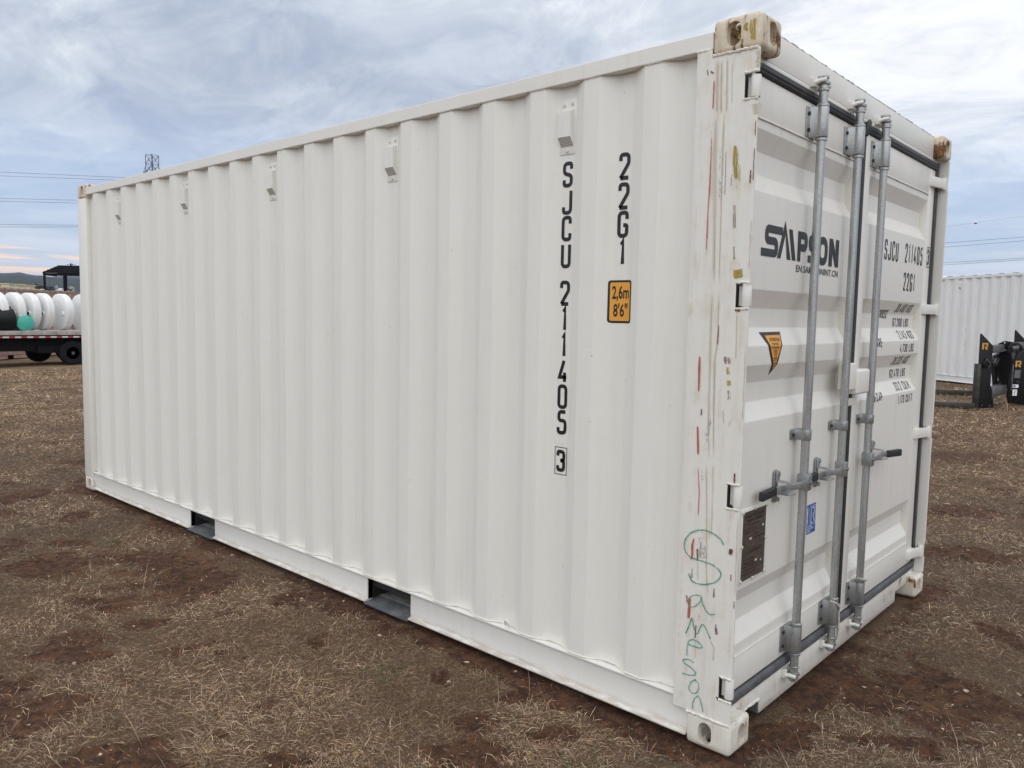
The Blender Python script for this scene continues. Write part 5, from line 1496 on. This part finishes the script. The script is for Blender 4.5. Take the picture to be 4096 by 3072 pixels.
WL = [((-267.6, 70.5, 40.5), (-240.96, 94.4, 39.6)), ((-267.5, 70.4, 39.4), (-243.1, 92.4, 38.8)), ((-267.05, 70.1, 32.87), (-250.5, 85.0, 32.7)), ((-267.0, 70.05, 32.0), (-250.4, 84.97, 31.9)), ((-266.5, 69.7, 25.23), (-249.7, 84.9, 25.45)), ((-266.4, 69.67, 24.5), (-249.66, 84.86, 24.94))]
LBL = ['uppermost power line left of the container, meeting its roof edge', 'second power line from the top at the left', 'third power line from the top at the left', 'fourth power line from the top at the left', 'fifth power line from the top at the left', 'lowest power line at the left above the sunset glow']
for (a, b), l in zip(WL, LBL):
    a, b = Vector(a), Vector(b); e = b-a
    wire('power_line', l, [a-e*4.0, b+e*3.0], .055, LW, 0)
RW = 'wires right of the container'
WR = [((-47.8, 198.7, 20.04), (-34.5, 210.9, 21.75), 'uppermost of the four dark power lines at the right'), ((-47.8, 198.6, 19.07), (-34.44, 210.85, 20.9), 'second of the four dark power lines at the right'),
      ((-47.8, 198.2, 15.47), (-34.15, 210.6, 16.97), 'third of the four dark power lines at the right'), ((-47.77, 198.1, 15.02), (-34.13, 210.6, 16.57), 'lowest power line at the right, just above the white container')]
for a, b, l in WR:
    a, b = Vector(a), Vector(b); e = b-a
    wire('power_line', l, [a-e*4, b+e*5], .042, RW)
a, b = Vector((-47.87, 199.1, 23.75)), Vector((-34.83, 211.1, 26.5)); e = b-a
wire('power_line', 'faint thin wire at the right carrying a marker ball', [a-e*4, b+e*5], .018, RW)
mbp = a+e*.38
mk = MB().lathe([(0, -.32), (.18, -.27), (.30, -.12), (.33, 0)], 20, 'z').build('lower_half', simple('marker_dark', (.10, .08, .08), .5), None, smooth=True)
mrk = thing('marker_ball', 'small round aerial marker ball hanging in the sky at the right', 'marker ball', mbp)
mk.parent = mrk
MB().lathe([(.33, 0), (.30, .12), (.18, .27), (0, .32)], 20, 'z').build('upper_half', M['labelwhite'], mrk, smooth=True)

# ------------------------------------------------------------------ hills
def hillmat(name, a, b, c, sc):
    m, nt, bs, o = newmat(name)
    t = N(nt, 'ShaderNodeTexCoord'); ob = t.outputs['Object']
    n = NOISE(nt, ob, sc, 8, .65); n2 = NOISE(nt, ob, sc*.12, 4, .6)
    col = MIX(nt, SMOOTH(nt, n, .35, .65), a, b)
    col = MIX(nt, MATH(nt, 'MULTIPLY', SMOOTH(nt, n2, .60, .70), SMOOTH(nt, n, .45, .6)), col, c)
    setc(nt, bs, 'Base Color', col); setc(nt, bs, 'Roughness', .95)
    return m
def hills(name, r0, r1, r2, hfun, mat, na=900, nr=26, z0=-14):
    th = np.linspace(0, 2*np.pi, na, endpoint=False)
    rows = []
    for j in range(nr):
        s = j/(nr-1)
        r = r0+(r1-r0)*s if s <= 1 else r1
        x = np.cos(th)*r; y = np.sin(th)*r
        prof = s*s*(3-2*s)
        h = hfun(th)
        z = z0+(h-z0)*prof*(.82+.36*(fbm(x/160+40, y/160, 4, 7)-.5)*(1.0 if j < nr-1 else .4))
        z = z+np.where(s > .05, 5.0*(fbm(x/16, y/16, 3, 19)-.5)*min(1, s*4), 0)
        rows.append(np.stack([x, y, z], 1))
    x = np.cos(th)*r2; y = np.sin(th)*r2
    rows.append(np.stack([x, y, np.full(na, z0)], 1))
    V = np.concatenate(rows); nr2 = len(rows); F = []
    idx = np.arange(na); nx = (idx+1) % na
    for j in range(nr2-1): F.append(np.stack([j*na+idx, j*na+nx, (j+1)*na+nx, (j+1)*na+idx], 1))
    me = bpy.data.meshes.new(name); me.from_pydata(V.tolist(), [], np.concatenate(F).tolist())
    me.polygons.foreach_set('use_smooth', [True]*len(me.polygons))
    o = link(name, me, mat); o['kind'] = 'structure'
    return o
M['ridge'] = hillmat('far_wooded_ridge', (.018, .027, .020), (.036, .046, .030), (.07, .07, .045), .02)
M['hill'] = hillmat('wooded_hillside', (.014, .022, .014), (.036, .044, .025), (.17, .14, .10), .045)
c165 = R(163)
hills('far_ridge', 1900, 2700, 3100, lambda t: 108+7*(fbm(np.cos(t)*6+3, np.sin(t)*6, 3, 2)-.5)-6*np.sin(t-c165), M['ridge'])
hills('hills', 560, 1250, 1700, lambda t: 44+26*(fbm(np.cos(t)*5+8, np.sin(t)*5+2, 3, 12)-.5)+18*np.sin(t-c165)*1.5, M['hill'])
# scattered houses in the valley and trees before them
M['housewall'] = simple('pale_house_wall', (.55, .53, .50), .8, 0, .1, .5)
M['houseroof'] = simple('house_roof', (.30, .29, .28), .7, 0, .15, .5)
def at_px(px, py, dep):
    p = Vector((1.206, -2.536, 0))+AWY*dep+LAT*((px-2048)/3149.0*dep)
    return p.x, p.y, 1.567+(1223.2+px*.0194-py)/3149.0*dep
for (px, py, dep, w, h, lb_) in ((247, 1154, 420, 2.3, 3.0, 'tiny pale house seen between the second and third posts of the shelter'), (113, 1143, 430, 1.6, 2.4, 'tiny pale house left of the shelter among dark trees'), (287, 1146, 430, 1.5, 2.2, 'tiny pale house just right of the third shelter post'), (229, 1141, 430, .9, 4.0, 'tiny pale house between the first shelter posts')):
    x, y, z = at_px(px, py, dep)
    t = thing('house', lb_, 'house', (x, y, z-h), R(40), 'houses in the far valley')
    MB().box(-w*.9, w*.9, -w*.6, w*.6, -7, h*.6).build('wall', M['housewall'], t)
    MB().prism([(-w*1.0, h*.6), (w*1.0, h*.6), (0, h*1.0)], 'y', -w*.7, w*.7).build('roof', M['labelwhite'] if px == 247 else M['houseroof'], t)
M['canopy'] = hillmat('dark_juniper', (.018, .028, .016), (.045, .055, .028), (.06, .07, .03), .9)
M['bark'] = simple('bark', (.09, .07, .055), .9, 0, .2, 2)
def far_tree(px, py, dep, w, h, lb_, seed):
    x, y, z = at_px(px, py, dep)
    t = thing('juniper_tree', lb_, 'tree', (x, y, z-h), 0, 'dark trees in the valley')
    rr = np.random.default_rng(seed); n = 420
    d = rr.normal(size=(n, 3)); d /= np.linalg.norm(d, axis=1)[:, None]
    rad = rr.uniform(.45, 1, n)**.6
    lump = 1+.35*np.sin(d[:, 0]*5+seed)*np.cos(d[:, 1]*4)+.25*np.sin(d[:, 2]*6)
    c = d*rad[:, None]*lump[:, None]*np.array([w/2, w/2, h*.42])+np.array([0, 0, h*.56])
    s = rr.uniform(.12, .24, n)*w*.35
    a = rr.normal(size=(n, 3)); b = rr.normal(size=(n, 3))
    a /= np.linalg.norm(a, axis=1)[:, None]; b /= np.linalg.norm(b, axis=1)[:, None]
    V = np.stack([c+a*s[:, None], c+b*s[:, None], c-(a+b)*s[:, None]*.7], 1).reshape(-1, 3)
    me = bpy.data.meshes.new('crown'); me.from_pydata(V.tolist(), [], np.arange(n*3).reshape(-1, 3).tolist())
    link('crown', me, M['canopy'], t)
    MB().cyl((0, 0, -6), (0, 0, h*.6), .12*w*.3, 8, .05*w*.3).build('trunk', M['bark'], t)
for i, (px, py, dep, w, h, lb_) in enumerate(((150, 1137, 300, 4.4, 4.2, 'dark juniper left of the shelter, tallest of its clump'), (165, 1140, 305, 3.6, 3.4, 'dark juniper close against the first shelter post'), (138, 1142, 310, 3.4, 3.0, 'low dark juniper at the left end of the clump'), (176, 1141, 300, 2.6, 3.0, 'dark juniper seen just left of the shelter corner'), (206, 1144, 305, 4.0, 3.2, 'dark juniper seen between the first two shelter posts'), (95, 1143, 330, 3.6, 2.6, 'low dark juniper behind the cream cabins'), (275, 1150, 320, 3.6, 2.6, 'dark juniper between the last two shelter posts'))):
    far_tree(px, py, dep, w, h, lb_, 40+i)

# ------------------------------------------------------------------ ground sheet
NA = 720
rad = [0.0]
r = .03
while r < 6.6: rad.append(r); r += .033
g = .034
while r < 3600: rad.append(r); g *= 1.055; r += g
rad = np.array(rad); OX, OY = .1, -.4
th = np.linspace(0, 2*np.pi, NA, endpoint=False)
X = OX+rad[1:, None]*np.cos(th)[None]; Y = OY+rad[1:, None]*np.sin(th)[None]
Xf = np.concatenate([[OX], X.ravel()]); Yf = np.concatenate([[OY], Y.ravel()])
Zf = ground_z(Xf, Yf)
rr_ = np.hypot(Xf, Yf)
Zf = Zf-np.where(rr_ > 70, np.minimum((rr_-70)*.03, 13), 0)
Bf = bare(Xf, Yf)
nring = len(rad)-1
idx = np.arange(NA); nx = (idx+1) % NA
tri = np.stack([np.zeros(NA, int), 1+idx, 1+nx], 1)
quads = np.concatenate([np.stack([1+j*NA+idx, 1+(j+1)*NA+idx, 1+(j+1)*NA+nx, 1+j*NA+nx], 1) for j in range(nring-1)])
me = bpy.data.meshes.new('ground')
nv = len(Xf); nq = len(quads); ntr = len(tri)
me.vertices.add(nv); me.vertices.foreach_set('co', np.stack([Xf, Yf, Zf], 1).ravel())
me.loops.add(nq*4+ntr*3); me.loops.foreach_set('vertex_index', np.concatenate([quads.ravel(), tri.ravel()]))
me.polygons.add(nq+ntr)
me.polygons.foreach_set('loop_start', np.concatenate([np.arange(nq)*4, nq*4+np.arange(ntr)*3]))
me.polygons.foreach_set('use_smooth', np.ones(nq+ntr, bool))
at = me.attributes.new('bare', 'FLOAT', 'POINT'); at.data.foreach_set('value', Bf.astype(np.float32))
me.update(calc_edges=True); me.validate()
def soilmat():
    m, nt, b, o = newmat('red_brown_soil_and_dead_grass')
    t = N(nt, 'ShaderNodeTexCoord'); ob = t.outputs['Object']
    a = N(nt, 'ShaderNodeAttribute', attribute_name='bare').outputs['Fac']
    n1 = NOISE(nt, ob, 3.2, 6, .62); n2 = NOISE(nt, ob, 24, 6, .65); n3 = NOISE(nt, ob, 120, 5, .7)
    soil = MIX(nt, SMOOTH(nt, n2, .40, .62), (.046, .0180, .0070), (.120, .0500, .0200))
    soil = MIX(nt, MATH(nt, 'MULTIPLY', SMOOTH(nt, n1, .52, .72), .8), soil, (.17, .082, .036))
    soil = MIX(nt, MATH(nt, 'MULTIPLY', SMOOTH(nt, n3, .68, .74), .7), soil, (.33, .24, .16))
    st = NOISE(nt, VSCALE(nt, ob, (1, 1, 1)), 85, 8, .78, 1.8)
    thatch = MIX(nt, SMOOTH(nt, st, .42, .60), (.056, .028, .014), (.200, .126, .070))
    thatch = MIX(nt, MATH(nt, 'MULTIPLY', SMOOTH(nt, n1, .4, .7), .5), thatch, (.15, .094, .056))
    # the wider field beyond the tufts
    lo = NOISE(nt, ob, .33, 6, .62); lo2 = NOISE(nt, VSCALE(nt, ob, (1, 1, 1)), 1.4, 6, .66)
    field = MIX(nt, SMOOTH(nt, MATH(nt, 'ADD', MATH(nt, 'MULTIPLY', lo, .5), MATH(nt, 'MULTIPLY', lo2, .5)), .40, .60), (.105, .060, .030), (.235, .160, .080))
    gm = N(nt, 'ShaderNodeNewGeometry')
    ln = N(nt, 'ShaderNodeVectorMath', operation='LENGTH'); nt.links.new(gm.outputs['Position'], ln.inputs[0])
    thatch = MIX(nt, SMOOTH(nt, ln.outputs['Value'], 9, 24), thatch, field)
    af = MATH(nt, 'ADD', a, MATH(nt, 'MULTIPLY', MATH(nt, 'SUBTRACT', n2, .5), .9))
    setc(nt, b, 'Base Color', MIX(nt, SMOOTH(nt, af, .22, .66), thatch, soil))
    setc(nt, b, 'Roughness', .96)
    h = MATH(nt, 'ADD', MATH(nt, 'MULTIPLY', n2, 1.0), MATH(nt, 'MULTIPLY', n3, .45))
    bump(nt, b, h, 1.0, .022)
    return m
M['soil'] = soilmat()
gr = link('ground', me, M['soil']); gr['kind'] = 'structure'

# ------------------------------------------------------------------ dead grass: individual blades
def grassmat():
    m, nt, b, o = newmat('dead_grass_blades')
    a = N(nt, 'ShaderNodeAttribute', attribute_name='tint').outputs['Color']
    setc(nt, b, 'Base Color', a); setc(nt, b, 'Roughness', .75)
    setc(nt, b, 'Specular IOR Level', .25)
    return m
M['grass'] = grassmat()
def in_container(x, y, m=.0): return (x < .0-m) & (x > -6.06+m) & (y > .03+m) & (y < 2.44-m)
def scatter(n, rmin, rmax, p, a0, a1):
    """random ground points, thinner with distance from the yard's near corner"""
    u = RNG.random(n)
    e = 2-p
    r = (rmin**e+(rmax**e-rmin**e)*u)**(1/e)
    t = a0+(a1-a0)*RNG.random(n)
    return CX+r*np.cos(t), CY+r*np.sin(t), r
NB = 1320000
gx, gy, grr = scatter(NB, 1.2, 27, 1.7, R(72), R(190))
# draw part of them together into tufts
nt_ = 60000
tx, ty, trr = scatter(nt_, 1.2, 27, 1.6, R(72), R(190))
k = RNG.integers(0, nt_, NB); tuft = RNG.random(NB) < .50
jr = np.abs(RNG.normal(0, .028, NB))*(1+trr[k]*.03); jt = RNG.random(NB)*2*np.pi
gx = np.where(tuft, tx[k]+jr*np.cos(jt), gx); gy = np.where(tuft, ty[k]+jr*np.sin(jt), gy); grr = np.where(tuft, trr[k], grr)
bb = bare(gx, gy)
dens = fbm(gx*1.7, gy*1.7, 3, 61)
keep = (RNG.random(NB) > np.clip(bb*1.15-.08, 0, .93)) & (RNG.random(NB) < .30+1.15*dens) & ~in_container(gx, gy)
gx, gy, grr, tuft, k, jt = gx[keep], gy[keep], grr[keep], tuft[keep], k[keep], jt[keep]
n = len(gx)
gz = ground_z(gx, gy)
hgt = fbm(gx*1.1, gy*1.1, 3, 88)
L = RNG.gamma(3.0, .0098, n)*(.55+1.0*hgt)*np.where(tuft, 1.15, .95); L = np.clip(L*np.maximum(1, grr/6)**.5, .012, .18)
tall = RNG.random(n) < .0009; L = np.where(tall, RNG.uniform(.14, .30, n), L)
nearc = np.minimum(np.where((gx < .05) & (gx > -6.1), np.abs(gy), 9), np.where((gy > -.05) & (gy < 2.5), np.abs(gx), 9))
L = np.where(nearc < .10, L*.55, L)
elev = np.where(tuft, RNG.uniform(.08, .95, n), np.abs(RNG.normal(.10, .20, n)))
elev = np.where(tall, RNG.uniform(.9, 1.45, n), elev)
comb = 2*np.pi*fbm(gx*.5, gy*.5, 2, 101)*2
az = np.where(tuft, jt+RNG.normal(0, .6, n), np.where(RNG.random(n) < .5, comb+RNG.normal(0, .5, n), RNG.random(n)*2*np.pi))
w = RNG.uniform(.0010, .0022, n)*np.maximum(1, grr/3.2)*np.where(tall, .8, 1)
dx, dy, dz = np.cos(az)*np.cos(elev), np.sin(az)*np.cos(elev), np.sin(elev)
sxv, syv = -np.sin(az), np.cos(az)
bend = RNG.normal(0, .35, n); droop = np.where(tall, .15, RNG.uniform(.1, .9, n))
P0 = np.stack([gx, gy, gz-.003], 1)
D = np.stack([dx, dy, dz], 1); Sv = np.stack([sxv, syv, np.zeros(n)], 1)
lift = np.where(tuft | tall, 0, RNG.uniform(0, .016, n))
P0[:, 2] += lift
P1 = P0+D*(L*.5)[:, None]+Sv*(bend*L*.10)[:, None]
P2 = P0+D*(L*.95)[:, None]+Sv*(bend*L*.42)[:, None]; P2[:, 2] -= droop*L*.28
P2[:, 2] = np.maximum(P2[:, 2], P0[:, 2]-.004)
# turn the flat of the blade a little so that it catches light differently
roll = RNG.uniform(-.9, .9, n); Wv = Sv*np.cos(roll)[:, None]+np.array([0, 0, 1.0])*np.sin(roll)[:, None]
Wv = Wv*(w*.5)[:, None]
V = np.stack([P0, P1-Wv, P1+Wv, P2], 1).reshape(-1, 3)
straw = np.array([.43, .292, .168]); grey = np.array([.345, .262, .190]); brown = np.array([.225, .124, .066]); pale = np.array([.62, .49, .32]); green = np.array([.085, .12, .045])
pz = fbm(gx*.8+3, gy*.8, 3, 131)
q = RNG.random(n)
tint = np.where((q < .36)[:, None], straw, np.where((q < .36+.30)[:, None], grey, np.where((q < .94)[:, None], brown, pale)))
tint = np.where(((pz > .60) & (q < .55))[:, None], grey*1.05, tint)
tint = np.where(((fbm(gx*2.2, gy*2.2, 2, 151) > .80) & (q > .55))[:, None], green, tint)
tint = np.where(tall[:, None], pale*.95, tint)
tint = tint*RNG.uniform(.55, 1.2, n)[:, None]
cm = fbm(gx*1.9+7, gy*1.9, 3, 171); cm2 = fbm(gx*7, gy*7, 2, 173)
tint = tint*(.66+.82*sstep(cm*.7+cm2*.3, .30, .70))[:, None]
me = bpy.data.meshes.new('dead_grass')
me.vertices.add(n*4); me.vertices.foreach_set('co', V.ravel())
base = (np.arange(n)*4)[:, None]
ft = np.concatenate([base+np.array([0, 1, 2]), base+np.array([1, 3, 2])])
me.loops.add(n*6); me.loops.foreach_set('vertex_index', ft.ravel())
me.polygons.add(n*2)
me.polygons.foreach_set('loop_start', np.arange(n*2)*3)
ca = me.color_attributes.new('tint', 'FLOAT_COLOR', 'POINT')
ca.data.foreach_set('color', np.repeat(np.concatenate([tint, np.ones((n, 1))], 1), 4, axis=0).astype(np.float32).ravel())
me.update(calc_edges=True)
go = link('dead_grass', me, M['grass']); go['kind'] = 'stuff'
tag(go, 'matted dead grass and straw covering the ground round the container', 'grass')
print('blades', n)

# ------------------------------------------------------------------ pebbles and crumbs of soil
def stones(name, label, cat, cnt, smin, smax, mat, thr, seed, p=1.5, rmax=16):
    rr = np.random.default_rng(seed)
    x, y, rr0 = scatter(cnt, 1.3, rmax, p, R(75), R(188))
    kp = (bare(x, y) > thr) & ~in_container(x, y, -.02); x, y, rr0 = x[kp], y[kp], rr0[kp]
    m = len(x); s = smin*(smax/smin)**(rr.random(m)**2.2)
    ico = bmesh.new(); bmesh.ops.create_icosphere(ico, subdivisions=1, radius=1)
    iv = np.array([v.co[:] for v in ico.verts]); fi = np.array([[v.index for v in f.verts] for f in ico.faces]); ico.free()
    jit = rr.uniform(.6, 1.25, (m, len(iv), 1)); asp = np.stack([rr.uniform(.7, 1.5, m), rr.uniform(.6, 1.1, m), rr.uniform(.35, .75, m)], 1)
    ang = rr.random(m)*2*np.pi
    P = iv[None]*jit*asp[:, None]*s[:, None, None]
    c, sn = np.cos(ang)[:, None], np.sin(ang)[:, None]
    Px = P[..., 0]*c-P[..., 1]*sn; Py = P[..., 0]*sn+P[..., 1]*c
    z = ground_z(x, y)
    Vv = np.stack([Px+x[:, None], Py+y[:, None], P[..., 2]+z[:, None]+(s*.15)[:, None]], -1).reshape(-1, 3)
    Ff = (fi[None]+(np.arange(m)*len(iv))[:, None, None]).reshape(-1, 3)
    me = bpy.data.meshes.new(name); me.from_pydata(Vv.tolist(), [], Ff.tolist())
    o = link(name, me, mat); o['kind'] = 'stuff'; return tag(o, label, cat)
M['pebble'] = simple('pale_limestone', (.52, .40, .27), .85, 0, .3, 40, .3)
M['clod'] = simple('soil_crumb', (.060, .030, .018), .95, 0, .4, 30, .5)
stones('pebbles', 'small pale limestone pebbles lying on the bare soil', 'pebbles', 5200, .0022, .013, M['pebble'], .35, 5)
stones('soil_crumbs', 'dark crumbs of red brown soil on the bare patches', 'soil', 22000, .0025, .012, M['clod'], .42, 6, 1.5, 10)
# larger flat stone at the left edge
sx_, sy_ = -2.62, -1.62
stn = MB().lathe([(0, -.012), (.06, -.008), (.075, .006), (.055, .016), (.02, .02), (0, .021)], 9, 'z').mesh('stone')
for v in stn.vertices: v.co.x *= 1.6+.3*math.sin(v.co.y*60); v.co.y *= .7+.2*math.sin(v.co.x*50)
st_ = link('flat_stone', stn, M['pebble']); st_.scale = (.6, .6, .6); st_.location = (sx_, sy_, float(ground_z(np.array([sx_]), np.array([sy_]))[0])+.006); st_.rotation_euler = (0, .05, .6)
tag(st_, 'flat pale stone on the soil at the left picture edge', 'stone')

# ------------------------------------------------------------------ air
HAZE = True
if HAZE:
    hz_ = MB().box(-3400, 3400, -3400, 3400, -60, 170).build('haze', None)
    hm = bpy.data.materials.new('evening_haze'); hm.use_nodes = True; ht = hm.node_tree; ht.nodes.clear()
    ho = N(ht, 'ShaderNodeOutputMaterial'); pv = N(ht, 'ShaderNodeVolumePrincipled')
    pv.inputs['Color'].default_value = (.45, .62, .98, 1); pv.inputs['Density'].default_value = .00012; pv.inputs['Anisotropy'].default_value = .1
    ht.links.new(pv.outputs[0], ho.inputs['Volume'])
    hz_.data.materials.append(hm); hz_['kind'] = 'stuff'
    tag(hz_, 'thin evening haze in the air over the valley', 'haze')
